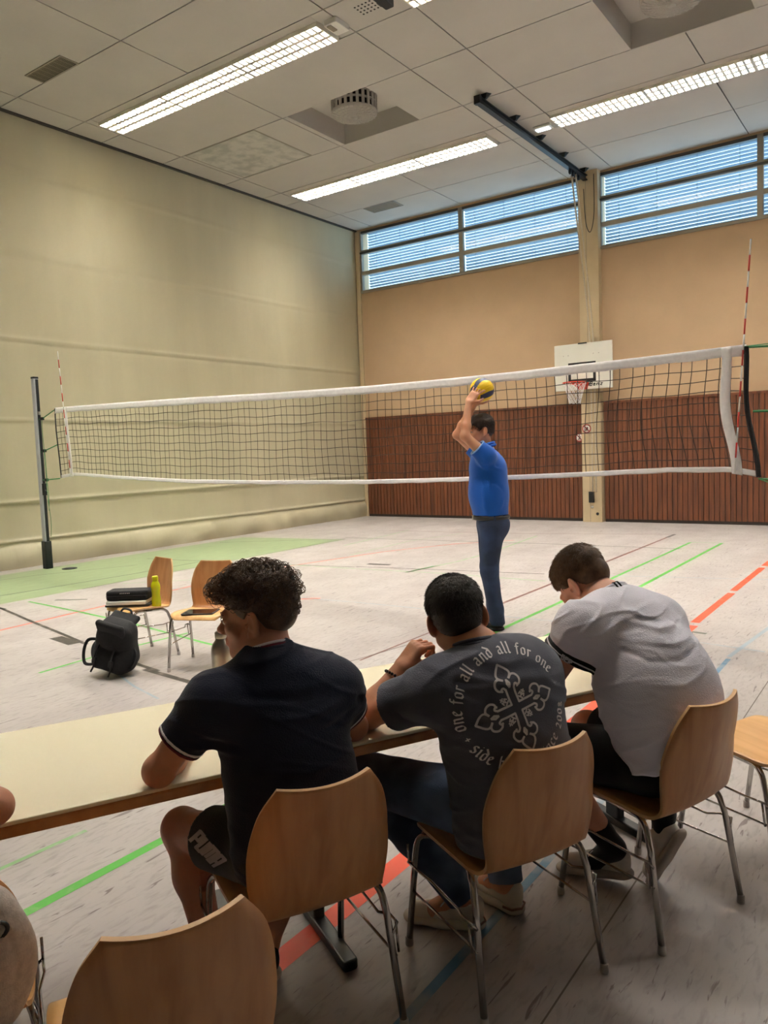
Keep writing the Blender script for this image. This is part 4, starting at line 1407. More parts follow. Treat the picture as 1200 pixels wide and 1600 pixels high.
def hairline(q, front=.070):
    ys = [-.14, -.075, -.040, -.022, .002, .018, .036, .055, .072, .11]
    zs = [-.036, -.038, -.016, .020, .038, .012, .024, .050, front, front + .01]
    return np.interp(q[:, 1], ys, zs)
def hair_sd(o, R, s=1.0, top=.014, sidet=.006, front=.070, noise=.003, ns=60):
    o = V3(o); R = np.asarray(R, dtype=np.float32)
    B = SD()
    c = o + R @ V3((0, -.012, .052)) * s
    B.ell(c, V3((.075, .097, .082)) * s, R, .0)
    B.ell(o + R @ V3((0, -.050, .012)) * s, V3((.062, .055, .050)) * s, R, .03)
    def infl(P):
        q = (P - o) @ R / s
        t = np.clip((q[:, 2] - .04) / .07, 0, 1)
        return (sidet + (top - sidet) * t) + noise * wob(P, ns) * (0.3 + t)
    B.disp(infl)
    B.ops.append((lambda P: (hairline((P - o) @ R / s, front) - ((P - o) @ R / s)[:, 2]) * .8 * s, .006, 'i', None, None))
    lo, hi = B.bounds()
    for i in (0, 1):
        fn, k, op, l, h = B.ops[i]; B.ops[i] = (fn, k, op, l - .04, h + .04)
    return B

def strands(name, paths, r, mt, parent):
    """paths (N,K,3) -> thin three sided tapering locks"""
    N, K, _ = paths.shape
    t = np.gradient(paths, axis=1); t /= np.linalg.norm(t, axis=2, keepdims=True) + 1e-9
    ref = np.zeros_like(t); ref[..., 2] = 1; ref[np.abs(t[..., 2]) > .9] = (1, 0, 0)
    a = np.cross(t, ref); a /= np.linalg.norm(a, axis=2, keepdims=True) + 1e-9
    b = np.cross(t, a)
    rr = (np.asarray(r).reshape(-1, 1) * np.linspace(1, .35, K)[None])[..., None]
    V = np.stack([paths + rr * (math.cos(x) * a + math.sin(x) * b) for x in (0, 2.094, 4.189)], 2)   # N,K,3,3
    idx = np.arange(N * K * 3).reshape(N, K, 3)
    qs = []
    for k in range(3):
        k2 = (k + 1) % 3
        qs.append(np.stack([idx[:, :-1, k], idx[:, :-1, k2], idx[:, 1:, k2], idx[:, 1:, k]], -1).reshape(-1, 4))
    return np_mesh(name, V.reshape(-1, 3), np.concatenate(qs), mt, parent)
def hair_strands(v, o, R, n, length, parent, mt, comb=(0, -1, -.3), r=.0007, lift=.35, zmin=-.02, jitter=.35, seed=1, lenf=None):
    rg = np.random.default_rng(seed)
    o = V3(o); R = np.asarray(R, dtype=np.float32)
    q = (v - o) @ R
    out = q - np.array((0, -.012, .045))
    nn = out / np.linalg.norm(out, axis=1, keepdims=True)
    ok = np.where(q[:, 2] > zmin)[0]
    i = rg.choice(ok, n)
    p, nr, qq = q[i], nn[i], q[i]
    cd = np.tile(np.array(comb, dtype=float), (n, 1)) if not callable(comb) else comb(qq)
    cd = cd + rg.normal(0, jitter, (n, 3))
    cd -= nr * (cd * nr).sum(1, keepdims=True); cd /= np.linalg.norm(cd, axis=1, keepdims=True) + 1e-9
    L = length * rg.uniform(.6, 1.2, n) * (lenf(qq) if lenf else 1)
    K = 5; pts = []
    for k in range(K):
        t = k / (K - 1)
        pts.append(p - nr * .002 + cd * (L * t)[:, None] + nr * (L * lift * (t - .55 * t * t))[:, None])
    pa = np.stack(pts, 1) @ R.T + o
    return strands('hair_strands', pa, r * rg.uniform(.7, 1.4, n), mt, parent)

def leg_sd(J, s=1.0):
    L_ = SD()
    for q in 'LR':
        hp, kn, an = V3(J['hip' + q]), V3(J['kn' + q]), V3(J['an' + q])
        L_.cap(hp, kn, .082 * s, .056 * s, .05); L_.ell(kn, V3((.054, .056, .056)) * s, None, .02)
        cf = kn + (an - kn) * .32; back = V3(J.get('back', (0, -1, 0)))
        L_.cap(kn, cf + back * .012, .050 * s, .056 * s, .03); L_.cap(cf + back * .012, an, .054 * s, .034 * s, .03)
    return L_
# shoes, built in their own frame: x from heel to toe, z up
def make_shoe(parent, heel, toe, up, upper, sole, lace, L=.29, name='shoe', heelmat=None):
    heel, toe, up = Vector(heel), Vector(toe), Vector(up)
    x = (toe - heel).normalized(); y = up.cross(x).normalized(); z = x.cross(y)
    k = L / .29
    f = SD()
    f.path([(.045, 0, .052), (.095, 0, .066), (.15, .0, .050), (.235, .004, .040)], [.036, .038, .036, .030], .02)
    f.cap((.040, 0, .085), (.075, 0, .092), .032, .036, .02)
    f.cut((0, 0, .018), (0, 0, -1)); f.cap((.062, 0, .10), (.070, 0, .16), .030, .034, .004, 's')
    f.fold([(.20, -.03, .055), (.19, 0, .075), (.20, .03, .055)], .006, -.003)
    sh = solid(f, name, upper, parent, .005)
    sh.matrix_local = Matrix(((x.x * k, y.x * k, z.x * k, heel.x), (x.y * k, y.y * k, z.y * k, heel.y), (x.z * k, y.z * k, z.z * k, heel.z), (0, 0, 0, 1)))
    g = SD()
    g.ecap((.042, 0, .018), (.15, .002, .018), .041, .040, .5, (0, 1, 0), .01); g.ecap((.15, .002, .018), (.243, .004, .018), .040, .047, .40, (0, 1, 0), .02)
    g.cut((0, 0, .0), (0, 0, -1)); g.fold([(.0, -.05, .02), (.0, .0, .02), (.0, .05, .02)], .004, -.002)
    solid(g, 'sole', sole, sh, .005)
    m = MB()
    for i in range(4):
        xx = .125 + i * .022; zz = .088 - i * .007
        m.tube([(xx, -.026, zz - .012), (xx + .004, 0, zz), (xx + .012, .026, zz - .012)], .0028, 5)
        m.tube([(xx, .026, zz - .012), (xx + .004, 0, zz + .002), (xx + .012, -.026, zz - .012)], .0028, 5)
    m.tube(smooth_path([(.122, 0, .094), (.135, .03, .098), (.15, .035, .08), (.13, .005, .092)], 5), .0022, 5)
    m.tube(smooth_path([(.122, 0, .094), (.135, -.03, .098), (.15, -.035, .08), (.13, -.005, .092)], 5), .0022, 5)
    m.build('laces', [lace], sh)
    if heelmat:
        m = MB(); m.tube([(.055, .0415, .030), (.02, .034, .030), (.003, .0, .030), (.02, -.034, .030), (.055, -.0415, .030)], .005, 6, flat=.6); m.build('heel_stripe', [heelmat], sh)
    return sh

def clear_back(f, gap=.013, seat=.434):
    """keeps a seated figure in front of its chair's backrest and above the seat"""
    zb = [.40, .438, .48, .535, .60, .66, .72, .775, .79, .83]
    yb_ = [-.178, -.203, -.220, -.235, -.249, -.262, -.274, -.283, -.29, -.40]
    def fn(P):
        lim = np.interp(P[:, 2], zb, yb_) + gap + .045 * np.clip((P[:, 2] - .45) / .2, 0, 1) * np.minimum((P[:, 0] / .2) ** 2, 1.2)
        g = lim - P[:, 1]
        g = np.where((np.abs(P[:, 0]) > .235) | (P[:, 2] < .35), -1.0, g)
        s_ = seat - P[:, 2]
        s_ = np.where((P[:, 1] > .20) | (np.abs(P[:, 0]) > .225) | (P[:, 2] < .34), -1.0, s_)
        return np.maximum(g, s_)
    f.ops.append((fn, .004, 'i', None, None))
def person(label, c, f):
    return thing('person', label, 'person', (c[0], c[1], 0), rot_of(f))

# pen lettering laid onto a garment
GL = {
 'i': (.45, [[(0, .85), (.12, .98), (.12, .1), (.25, 0)], [(.08, 1.28), (.18, 1.36)]]),
 'n': (.85, [[(0, .88), (.12, .98), (.12, 0)], [(.12, .85), (.42, 1.0), (.55, .88), (.55, .12), (.68, 0)]]),
 'o': (.78, [[(.3, 1.0), (.05, .8), (.05, .15), (.3, 0)], [(.3, 1.0), (.55, .85), (.55, .2), (.3, 0)]]),
 'e': (.70, [[(.5, .12), (.3, 0), (.05, .15), (.05, .8), (.3, 1.0), (.5, .8), (.1, .45)]]),
 'f': (.60, [[(.5, 1.35), (.3, 1.45), (.15, 1.3), (.15, -.1)], [(-.05, .95), (.42, .95)]]),
 'r': (.66, [[(0, .9), (.12, .98), (.12, 0)], [(.12, .8), (.35, 1.0), (.5, .88)]]),
 'a': (.80, [[(.1, .85), (.3, 1.0), (.5, .85), (.5, .1), (.62, 0)], [(.5, .6), (.1, .45), (.05, .15), (.25, 0), (.5, .2)]]),
 'l': (.46, [[(0, 1.4), (.12, 1.5), (.12, .12), (.28, 0)]]),
 'd': (.80, [[(.1, 1.45), (.55, 1.0), (.55, .2), (.3, 0), (.05, .15), (.05, .75), (.3, .95), (.5, .85)]]),
 's': (.72, [[(.5, .88), (.3, 1.0), (.08, .82), (.1, .62), (.48, .4), (.5, .15), (.28, 0), (.03, .12)]]),
 'b': (.80, [[(0, 1.4), (.1, 1.5), (.1, .1), (.3, 0), (.55, .15), (.55, .8), (.35, 1.0), (.1, .8)]]),
 'y': (.78, [[(0, .9), (.1, 1.0), (.1, .2), (.3, .05), (.5, .15)], [(.5, 1.0), (.5, .05), (.3, -.35), (.05, -.3)]]),
 'c': (.68, [[(.5, .85), (.3, 1.0), (.05, .8), (.05, .15), (.3, 0), (.5, .12)]]),
 '2': (.78, [[(.05, .8), (.25, 1.0), (.5, .8), (.4, .45), (.05, 0), (.55, 0)]]),
 '0': (.78, [[(.3, 1.0), (.05, .8), (.05, .15), (.3, 0)], [(.3, 1.0), (.55, .85), (.55, .2), (.3, 0)]]),
 '8': (.78, [[(.3, 1.0), (.08, .78), (.3, .52), (.55, .25), (.3, 0), (.05, .25), (.3, .52), (.52, .78), (.3, 1.0)]]),
 '+': (.80, [[(.3, .15), (.3, .85)], [(0, .5), (.6, .5)]]), '.': (.5, [[(.1, .4), (.2, .5)]]), ' ': (.55, []),
 'P': (.80, [[(0, 0), (0, 1.35), (.5, 1.35), (.5, .6), (0, .6)]]), 'U': (.80, [[(0, 1.35), (0, 0), (.5, 0), (.5, 1.35)]]),
 'M': (1.10, [[(0, 0), (0, 1.35), (.8, 1.35), (.8, 0)], [(.4, 1.35), (.4, .1)]]), 'A': (.80, [[(0, 0), (0, 1.35), (.5, 1.35), (.5, 0)], [(0, .55), (.5, .55)]]),
 'G': (.80, [[(.5, 1.0), (.1, 1.0), (0, .5), (.1, 0), (.5, 0), (.5, .5), (.3, .5)]]), 'E': (.72, [[(.5, 1), (0, 1), (0, 0), (.5, 0)], [(0, .5), (.4, .5)]]),
 'R': (.80, [[(0, 0), (0, 1), (.5, 1), (.5, .5), (0, .5), (.5, 0)]]),
}
class Pen:
    """collects small quads in a flat u,v plane and lays them onto a garment"""
    def __init__(s): s.q = []
    def seg(s, a, b, step, nibs):
        d = math.hypot(b[0] - a[0], b[1] - a[1]); n = max(1, int(d / step))
        for k in range(n):
            p = (a[0] + (b[0] - a[0]) * k / n, a[1] + (b[1] - a[1]) * k / n); q = (a[0] + (b[0] - a[0]) * (k + 1) / n, a[1] + (b[1] - a[1]) * (k + 1) / n)
            for nx, ny in nibs:
                s.q.append(((p[0] - nx, p[1] - ny), (p[0] + nx, p[1] + ny), (q[0] + nx, q[1] + ny), (q[0] - nx, q[1] - ny)))
    def stroke(s, pts, w, step=.004):
        # even width line
        for a, b in zip(pts, pts[1:]):
            d = math.hypot(b[0] - a[0], b[1] - a[1]) + 1e-9
            ux, uy = (b[0] - a[0]) / d, (b[1] - a[1]) / d
            nx, ny = -uy * w / 2, ux * w / 2
            a2 = (a[0] - ux * w * .25, a[1] - uy * w * .25); b2 = (b[0] + ux * w * .25, b[1] + uy * w * .25)
            s.seg(a2, b2, step, [(nx, ny)])
    def glyph(s, ch, tf, size, nib=.13, ang=40, even=False):
        adv, sts = GL[ch]
        for st in sts:
            pts = [tf((x * size, y * size)) for x, y in st]
            if even: s.stroke(pts, nib * size, size * .25)
            else:
                o = tf((0, 0)); ax = tf((1, 0)); ux, uy = ax[0] - o[0], ax[1] - o[1]
                ca, sa = math.cos(math.radians(ang)), math.sin(math.radians(ang))
                n1 = ((ux * ca - uy * sa) * nib * size, (uy * ca + ux * sa) * nib * size)
                n2 = ((-ux * sa - uy * ca) * nib * .35 * size, (-uy * sa + ux * ca) * nib * .35 * size)
                for a, b in zip(pts, pts[1:]): s.seg(a, b, size * .25, [n1, n2])
        return adv * size
    def lay(s, name, surf, c, ex, ey, mt, parent, off=.0012):
        c, ex, ey = Vector(c), Vector(ex).normalized(), Vector(ey).normalized()
        n = ex.cross(ey).normalized(); ey = n.cross(ex)
        me = surf.data
        bvh = BVHTree.FromPolygons([v.co for v in me.vertices], [p.vertices for p in me.polygons])
        vs, fs = [], []
        for Q in s.q:
            pts = []
            for u, v in Q:
                o = c + ex * u + ey * v + n * .25
                h, hn, _, _ = bvh.ray_cast(o, -n, .6)
                if h is None: break
                pts.append(h + hn * off * (1 if hn.dot(n) > 0 else -1))
            if len(pts) == 4 and max((pts[i] - pts[i - 1]).length for i in range(4)) < .05:
                b = len(vs); vs += [tuple(p) for p in pts]; fs.append((b, b + 1, b + 2, b + 3))
        m = MB(); m.add(vs, fs, 0, False)
        return m.build(name, [mt], parent)
def ring_text(pen, txt, radius, a_start, size, inward=False, nib=.13, track=1.0):
    """clockwise text standing on the ring, or counter-clockwise text with its tops towards the middle"""
    a = a_start
    for ch in txt:
        adv = GL[ch][0] * size * track
        ac = a - (adv / 2) / radius if not inward else a + (adv / 2) / radius
        if not inward:
            up = (math.cos(ac), math.sin(ac)); rt = (math.sin(ac), -math.cos(ac)); r0 = radius
        else:
            up = (-math.cos(ac), -math.sin(ac)); rt = (-math.sin(ac), math.cos(ac)); r0 = radius + size
        bx, by = (math.cos(ac) * r0 - rt[0] * adv / 2, math.sin(ac) * r0 - rt[1] * adv / 2)
        pen.glyph(ch, lambda p: (bx + rt[0] * p[0] + up[0] * p[1], by + rt[1] * p[0] + up[1] * p[1]), size, nib)
        a = a - adv / radius if not inward else a + adv / radius
    return a
FACE = (-.89, .456)
# ================= man in navy
c1 = (-1.463, 1.544)
P1 = person('man in a navy t-shirt with white trimmed collar, elbows on the table, looking left', c1, FACE)
J = dict(pel=(0, -.12, .56), chest=(-.035, -.06, .85), nb=(-.048, -.005, 1.035), shL=(-.222, -.03, .958), shR=(.140, -.03, .935),
         elL=(-.352, .028, .783), wrL=(-.20, .26, .772), elR=(.222, .045, .782), wrR=(.06, .28, .772),
         hipL=(-.10, -.08, .54), knL=(-.250, .290, .485), anL=(-.205, .15, .10), hipR=(.10, -.08, .54), knR=(.21, .31, .485), anR=(-.04, .19, .09),
         ftL=(-.22, .25, .045), ftR=(-.05, .29, .045))
R1 = euler(math.radians(52), math.radians(4), math.radians(2)); O1 = V3((-.045, .070, 1.140))
B = SD(); add_body(B, J); add_head(B, O1, R1, 1.0, J['nb'])
add_hand(B, J['wrL'], (.5, .8, 0), (0, 0, -1), (1, 0, 0), .25); add_hand(B, J['wrR'], (-.6, .7, 0), (0, 0, -1), (-1, 0, 0), .25)
clear_back(B, .024, .452); solid(B, 'body', SK1, P1, .0036)
navy = cloth('navy_cotton', (20, 25, 46), rough=.9)
trimw = cloth('white_trim', (224, 220, 222), bump=.1); trimm = cloth('maroon_trim', (92, 30, 42), bump=.1)
def sleeve(f, sh, el, t, r0, r1, k=.035, hollow=True):
    sh, el = V3(sh), V3(el); e = sh + (el - sh) * t
    f.cap(sh, e + (el - sh) * .12, r0, r1, k)
    return e, (el - sh) / np.linalg.norm(el - sh)
f = SD()
f.ecap((0, -.10, .50), (-.035, -.055, .87), .198, .178, .66, (1, 0, 0), .06)
f.cap(J['shL'], J['shR'], .062, k=.09)
f.cap((-.050, -.020, 1.030), (-.20, -.03, .985), .048, .043, .04); f.cap((-.050, -.020, 1.034), (.10, -.035, .955), .048, .050, .09)
eL, dL = sleeve(f, J['shL'], J['elL'], .60, .070, .062)
eR, dR = sleeve(f, J['shR'], J['elR'], .60, .068, .060)
base1 = f
def cutsleeve(f, e, d, r, side_sign):
    # trims the cap end of a sleeve only near it
    def fn(P):
        q = P - e
        ax = q @ d; rad = np.sqrt(np.maximum((q * q).sum(1) - ax * ax, 0))
        return np.where(rad < r * 1.7, ax, -1.0)
    f.ops.append((fn, .003, 'i', None, None))
    f.cap(e - d * .035, e + d * .05, r - .011, r - .009, .002, 's')
cutsleeve(f, eL, dL, .064, -1); cutsleeve(f, eR, dR, .062, 1)
f.cap((-.050, .010, 1.068), O1 + V3((0, 0, .02)), .064, .064, .008, 's')
f.ops.append((lambda P: .50 - P[:, 2], .01, 'i', None, None))
clear_back(f)
for pts, w, h in (([(-.16, -.14, .985), (-.02, -.16, .965), (.10, -.15, .975)], .012, -.006), ([(-.12, -.17, .93), (0, -.18, .915), (.13, -.16, .94)], .012, .006),
                  ([(-.16, -.18, .80), (.0, -.19, .78), (.15, -.17, .80)], .010, .005), ([(-.05, -.18, .86), (.08, -.18, .875), (.17, -.14, .90)], .010, -.005),
                  ([(-.28, -.09, .90), (-.24, -.10, .875), (-.17, -.13, .86)], .009, -.006), ([(-.31, -.05, .87), (-.25, -.09, .85), (-.17, -.14, .84)], .008, .006),
                  ([(-.18, -.15, .70), (-.02, -.20, .67), (.12, -.18, .69)], .012, .005), ([(.17, -.09, .93), (.20, -.06, .89)], .009, -.006),
                  ([(-.19, -.12, .60), (-.05, -.21, .58), (.1, -.2, .6)], .014, .007)):
    f.fold(pts, w, h)
f.disp(lambda P: .0018 * wob(P, 30) + wrinkle(P, 34, .0045, .15) + wrinkle(P, 40, .0035, -.35, 4))
solid(f, 'tshirt', navy, P1, .005)
def band_of(f, e, d, a, b, name, mt, parent, grow=.0015, r=.11, h=.003):
    e = V3(e); d = V3(d); g = SD()
    g.use(f, grow, 0)
    g.ops[-1] = (g.ops[-1][0], 0, 'u', e - r, e + r)
    def fn(P):
        q = P - e; ax = q @ d; rad = np.sqrt(np.maximum((q * q).sum(1) - ax * ax, 0))
        return np.maximum(np.maximum(ax - b, a - ax), rad - r)
    g.ops.append((fn, .001, 'i', None, None))
    return solid(g, name, mt, parent, h)
band_of(f, eL, dL, -.006, .002, 'sleeve_trim', trimm, P1); band_of(f, eL, dL, -.016, -.008, 'sleeve_trim', trimw, P1)
band_of(f, eR, dR, -.006, .002, 'sleeve_trim', trimm, P1); band_of(f, eR, dR, -.016, -.008, 'sleeve_trim', trimw, P1)
def collar(parent, c, rx, ry, Rm, parts, dz=.0):
    c = V3(c)
    for name, mt, rad, lift, grow in parts:
        m = MB()
        pts = [c + Rm @ V3((math.cos(a) * (rx + grow), math.sin(a) * (ry + grow), lift)) for a in [2 * math.pi * i / 48 for i in range(48)]]
        m.tube([tuple(p) for p in pts], rad, 8, closed=True)
        m.build(name, [mt], parent)
Rc = euler(math.radians(10), math.radians(24), 0)
collar(P1, (-.052, .008, 1.064), .064, .072, Rc, [('collar_trim', trimw, .0045, .007, -.003), ('collar_trim', trimm, .0050, -.001, .001), ('collar_rib', navy, .0085, -.011, .003)])
blk = cloth('black_jersey', (14, 14, 16), rough=.8)
g = SD()
g.ell((0, -.10, .55), (.185, .13, .10), None, .04)
for q, s_ in (('L', -1), ('R', 1)):
    hp, kn = V3(J['hip' + q]), V3(J['kn' + q]); e = hp + (kn - hp) * .62
    g.cap(hp, e + (kn - hp) * .2, .098, .086, .05)
for q in 'LR':
    hp, kn = V3(J['hip' + q]), V3(J['kn' + q]); d_ = (kn - hp) / np.linalg.norm(kn - hp); e = hp + (kn - hp) * .62
    def fn(P, e=e, d_=d_):
        q_ = P - e; ax = q_ @ d_; rad = np.sqrt(np.maximum((q_ * q_).sum(1) - ax * ax, 0))
        return np.where(rad < .13, ax, -1.0)
    g.ops.append((fn, .004, 'i', None, None)); g.cap(e - d_ * .04, e + d_ * .06, .076, .074, .002, 's')
g.fold([(-.12, .02, .62), (-.2, .08, .58), (-.26, .1, .52)], .01, .006); g.fold([(-.2, -.02, .58), (-.22, .06, .5), (-.2, .1, .44)], .012, -.006)
g.disp(lambda P: .003 * wob(P, 24, 3))
clear_back(g, .017, .440); sho = solid(g, 'shorts', blk, P1, .006)
pen = Pen(); x = 0
for ch in 'PUMA': x += pen.glyph(ch, lambda p, x=x: (x + p[0], p[1] * 1.15), .0245, .36, even=True) * 1.02
hpv = (V3(J['hipL']) - V3(J['knL'])); hpv /= np.linalg.norm(hpv)
pen.lay('leg_lettering', sho, (-.275, .05, .548), (.62, -.30, -.72), (.6, .1, .75), cloth('silver_print', (186, 178, 182), bump=.05), P1)
wsh = mat('cream_leather', (214, 204, 188), .55, var=.04); whs = mat('white_sole', (208, 200, 186), .6)
make_shoe(P1, (-.195, .09, 0), (-.225, .38, 0), (0, 0, 1), blk, whs, trimw); make_shoe(P1, (-.035, .13, 0), (-.065, .41, 0), (0, 0, 1), blk, whs, trimw)
h1 = mat('dark_brown_curls', (86, 60, 38), .48, var=.35, scale=60, spec=.5)
hb = hair_sd(O1, R1, 1.0, .022, .005, .060, .005, 70)
hb.ell(O1 + R1 @ V3((0, .085, .088)), (.050, .034, .024), R1, .02)
hv, hq = polygonise(hb, .004); hair1 = np_mesh('hair', hv, hq, h1, P1)
rg = np.random.default_rng(3)
q = (hv - O1) @ R1
ok = np.where((q[:, 2] > .035) | ((q[:, 1] < -.05) & (q[:, 2] > .005)))[0]
N = 1300
i = rg.choice(ok, N); p = q[i]; out = p - np.array((0, -.012, .045)); nr = out / np.linalg.norm(out, axis=1, keepdims=True)
frontal = np.clip((p[:, 1] - .02) / .08, 0, 1)
ax = rg.normal(0, 1, (N, 3)); ax -= nr * (ax * nr).sum(1, keepdims=True); ax /= np.linalg.norm(ax, axis=1, keepdims=True)
tg = np.cross(nr, ax)
A_ = rg.uniform(.007, .0155, N) * (1 + .35 * frontal) * np.where(p[:, 2] < .06, .48, 1)
K = 16; pts = []
for k in range(K):
    th = k / (K - 1) * (4.6)
    pts.append(p - nr * .004 + nr * (A_ * (1 - math.cos(th)) * .9)[:, None] + tg * (A_ * math.sin(th) * 1.1)[:, None] + ax * (rg.uniform(.0008, .003, N)[:, None] * th))
pa = np.stack(pts, 1) @ R1.T + O1
strands('curls', pa, rg.uniform(.0010, .0021, N), h1, hair1)

# ================= man in grey
c2 = (-1.08, 2.06); F2 = (-.896, .444)
P2 = person('man in a dark grey t-shirt with a white cross print, head on his fist', c2, F2)
J = dict(pel=(-.01, -.13, .56), chest=(-.04, -.075, .82), nb=(-.06, .0, .985), shL=(-.225, .0, .895), shR=(.092, -.045, .915),
         elL=(-.335, .205, .788), wrL=(-.215, .20, .915), elR=(.28, .17, .785), wrR=(.08, .33, .772),
         hipL=(-.10, -.06, .54), knL=(-.268, .345, .520), anL=(-.015, .195, .11), hipR=(.10, -.06, .54), knR=(.20, .33, .50), anR=(.165, .195, .10),
         ftL=(-.09, .26, .05), ftR=(.15, .30, .05))
R2 = euler(math.radians(-26), math.radians(8), math.radians(9)); O2 = V3((-.075, .085, 1.066))
B = SD(); add_body(B, J, 1.04); add_head(B, O2, R2, 1.0, J['nb'], .060)
add_hand(B, J['wrL'], (.62, -.12, .75), (.75, .1, -.62), (.1, -.95, .1), 1.25, s=.90, thumb=(.35, .9)); add_hand(B, J['wrR'], (-.6, .7, 0), (0, 0, -1), (-1, 0, 0), .25)
clear_back(B, .024, .452); solid(B, 'body', SK2, P2, .0036)
grey = cloth('washed_grey_cotton', (86, 87, 98), var=.12, scale=9)
f = SD()
f.ecap((-.01, -.115, .47), (-.03, -.07, .84), .205, .205, .68, (1, .0, 0), .06)
f.cap(J['shL'], J['shR'], .068, k=.09)
f.cap((-.06, -.02, .965), (-.17, -.01, .950), .052, .046, .04); f.cap((-.06, -.02, .965), (.07, -.04, .955), .054, .052, .04)
eL, dL = sleeve(f, J['shL'], J['elL'], .60, .078, .074, .05); eR, dR = sleeve(f, J['shR'], J['elR'], .66, .076, .076, .05)
cutsleeve(f, eL, dL, .075, -1); cutsleeve(f, eR, dR, .078, 1)
f.cap((-.066, .018, 1.022), O2, .066, .066, .008, 's')
f.ops.append((lambda P: .455 - P[:, 2], .01, 'i', None, None))
clear_back(f, .019)
for pts, w, h in (([(-.20, -.13, .93), (-.05, -.17, .95), (.12, -.17, .93)], .014, .006), ([(-.22, -.13, .80), (-.10, -.20, .77), (.02, -.215, .78)], .012, .007),
                  ([(-.25, -.15, .70), (-.12, -.22, .66), (.02, -.23, .68)], .013, .007), ([(-.25, -.16, .62), (-.16, -.22, .57), (-.06, -.24, .60)], .012, .006),
                  ([(-.26, -.10, .56), (-.18, -.2, .51), (-.10, -.25, .54)], .012, .006), ([(-.30, .04, .93), (-.30, -.03, .86), (-.24, -.10, .82)], .012, .008),
                  ([(-.34, .10, .86), (-.30, .02, .82), (-.23, -.08, .79)], .010, -.007), ([(-.22, -.13, .84), (-.16, -.18, .86), (-.10, -.20, .90)], .012, -.006),
                  ([(-.14, -.10, 1.0), (-.06, -.11, .99), (.02, -.10, 1.0)], .009, .005), ([(-.16, -.22, .75), (-.05, -.23, .73), (.1, -.22, .76)], .009, -.005)):
    f.fold(pts, w, h)
f.disp(lambda P: .002 * wob(P, 26, 5) + wrinkle(P, 32, .0055, -.25, 2) + wrinkle(P, 38, .004, .5, 7))
tee2 = solid(f, 'tshirt', grey, P2, .0048)
collar(P2, (-.066, .014, 1.012), .066, .074, euler(math.radians(-6), math.radians(22), 0), [('collar_rib', grey, .009, .000, .000), ('collar_rib', grey, .008, -.010, .005)])
prt = cloth('pale_print', (232, 226, 226), bump=.1, var=.12, scale=40)
pen = Pen()
ARM = [[(.0125, .0125), (.0125, .056)], [(.0125, .056), (.018, .063), (.024, .060), (.023, .054)], [(.023, .056), (.033, .060), (.038, .072), (.033, .085), (.022, .089), (.012, .083)],
       [(.010, .082), (.020, .092), (.018, .104), (0, .126)], [(.0, .080), (.004, .070), (.0, .060)]]
rot0 = math.radians(17)
for kq in range(4):
    for mir in (1, -1):
        for st in ARM:
            pts = []
            sp = smooth_path([(x * mir, y, 0) for x, y in st], 3) if len(st) > 3 else [Vector((x * mir, y, 0)) for x, y in st]
            for v_ in sp:
                a = rot0 + kq * math.pi / 2
                pts.append((v_[0] * math.cos(a) - v_[1] * math.sin(a), v_[0] * math.sin(a) + v_[1] * math.cos(a)))
            pen.stroke(pts, .0062, .006)
    a = rot0 + kq * math.pi / 2 + math.pi / 4
    for st in ([(0, -.012), (0, .016)], [(-.011, -.006), (-.008, .004), (0, -.006)], [(.011, -.006), (.008, .004), (0, -.006)], [(-.007, .010), (.007, .010)], [(-.009, -.013), (.009, -.013)]):
        pts = [((x * .8) * math.cos(a) - (y * .8 + .041) * math.sin(a), (x * .8) * math.sin(a) + (y * .8 + .041) * math.cos(a)) for x, y in st]
        pen.stroke(pts, .0042, .005)
ring_text(pen, 'one for all and all for one', .150, math.radians(197), .0228, track=1.06)
ring_text(pen, '+', .150, math.radians(209), .0170)
ring_text(pen, 'side by side since 2008', .148, math.radians(216), .0228, inward=True, track=1.05)
pen.lay('back_print', tee2, (-.068, -.175, .868), (1, -.24, -.0), (.0, .30, .95), prt, P2)
jean = mat('blue_denim', (104, 124, 156), .85, rgb2=(40, 52, 78), scale=3.2, detail=3, lo=.42, hi=.62, bump=.3, bscale=400)
g = SD()
g.ell((-.01, -.11, .55), (.19, .135, .10), None, .04)
for q in 'LR':
    hp, kn, an = V3(J['hip' + q]), V3(J['kn' + q]), V3(J['an' + q])
    g.cap(hp, kn, .102, .076, .05); g.cap(kn, kn + (an - kn) * .5, .074, .066, .03); g.cap(kn + (an - kn) * .5, an, .066, .058, .03)
g.use(leg_sd(J, 1.04), .012, .01)
for q in 'LR':
    kn, an = V3(J['kn' + q]), V3(J['an' + q]); d_ = (an - kn) / np.linalg.norm(an - kn)
    def fn(P, e=an, d_=d_):
        q_ = P - e; ax_ = q_ @ d_; rad = np.sqrt(np.maximum((q_ * q_).sum(1) - ax_ * ax_, 0))
        return np.where(rad < .10, ax_, -1.0)
    g.ops.append((fn, .004, 'i', None, None))
g.fold([(-.18, .20, .60), (-.24, .16, .54), (-.23, .12, .47)], .012, .006); g.fold([(-.26, .26, .56), (-.31, .28, .50)], .01, -.005)
g.fold([(-.10, .05, .63), (-.17, .04, .57), (-.19, .03, .5)], .012, .007)
for kk in range(4): g.fold([(-.09 + kk * .01, .27 - kk * .02, .30 - kk * .05), (-.04, .19, .29 - kk * .05), (-.02, .16, .31 - kk * .05)], .008, .005)
g.disp(lambda P: .003 * wob(P, 26, 8))
clear_back(g, .017, .440); solid(g, 'jeans', jean, P2, .006)
pinky = mat('grey_pink_suede', (150, 122, 112), .8, var=.08, scale=30)
make_shoe(P2, (.042, .140, 0), (-.155, .335, 0), (0, 0, 1), wsh, whs, trimw, .285, heelmat=pinky)
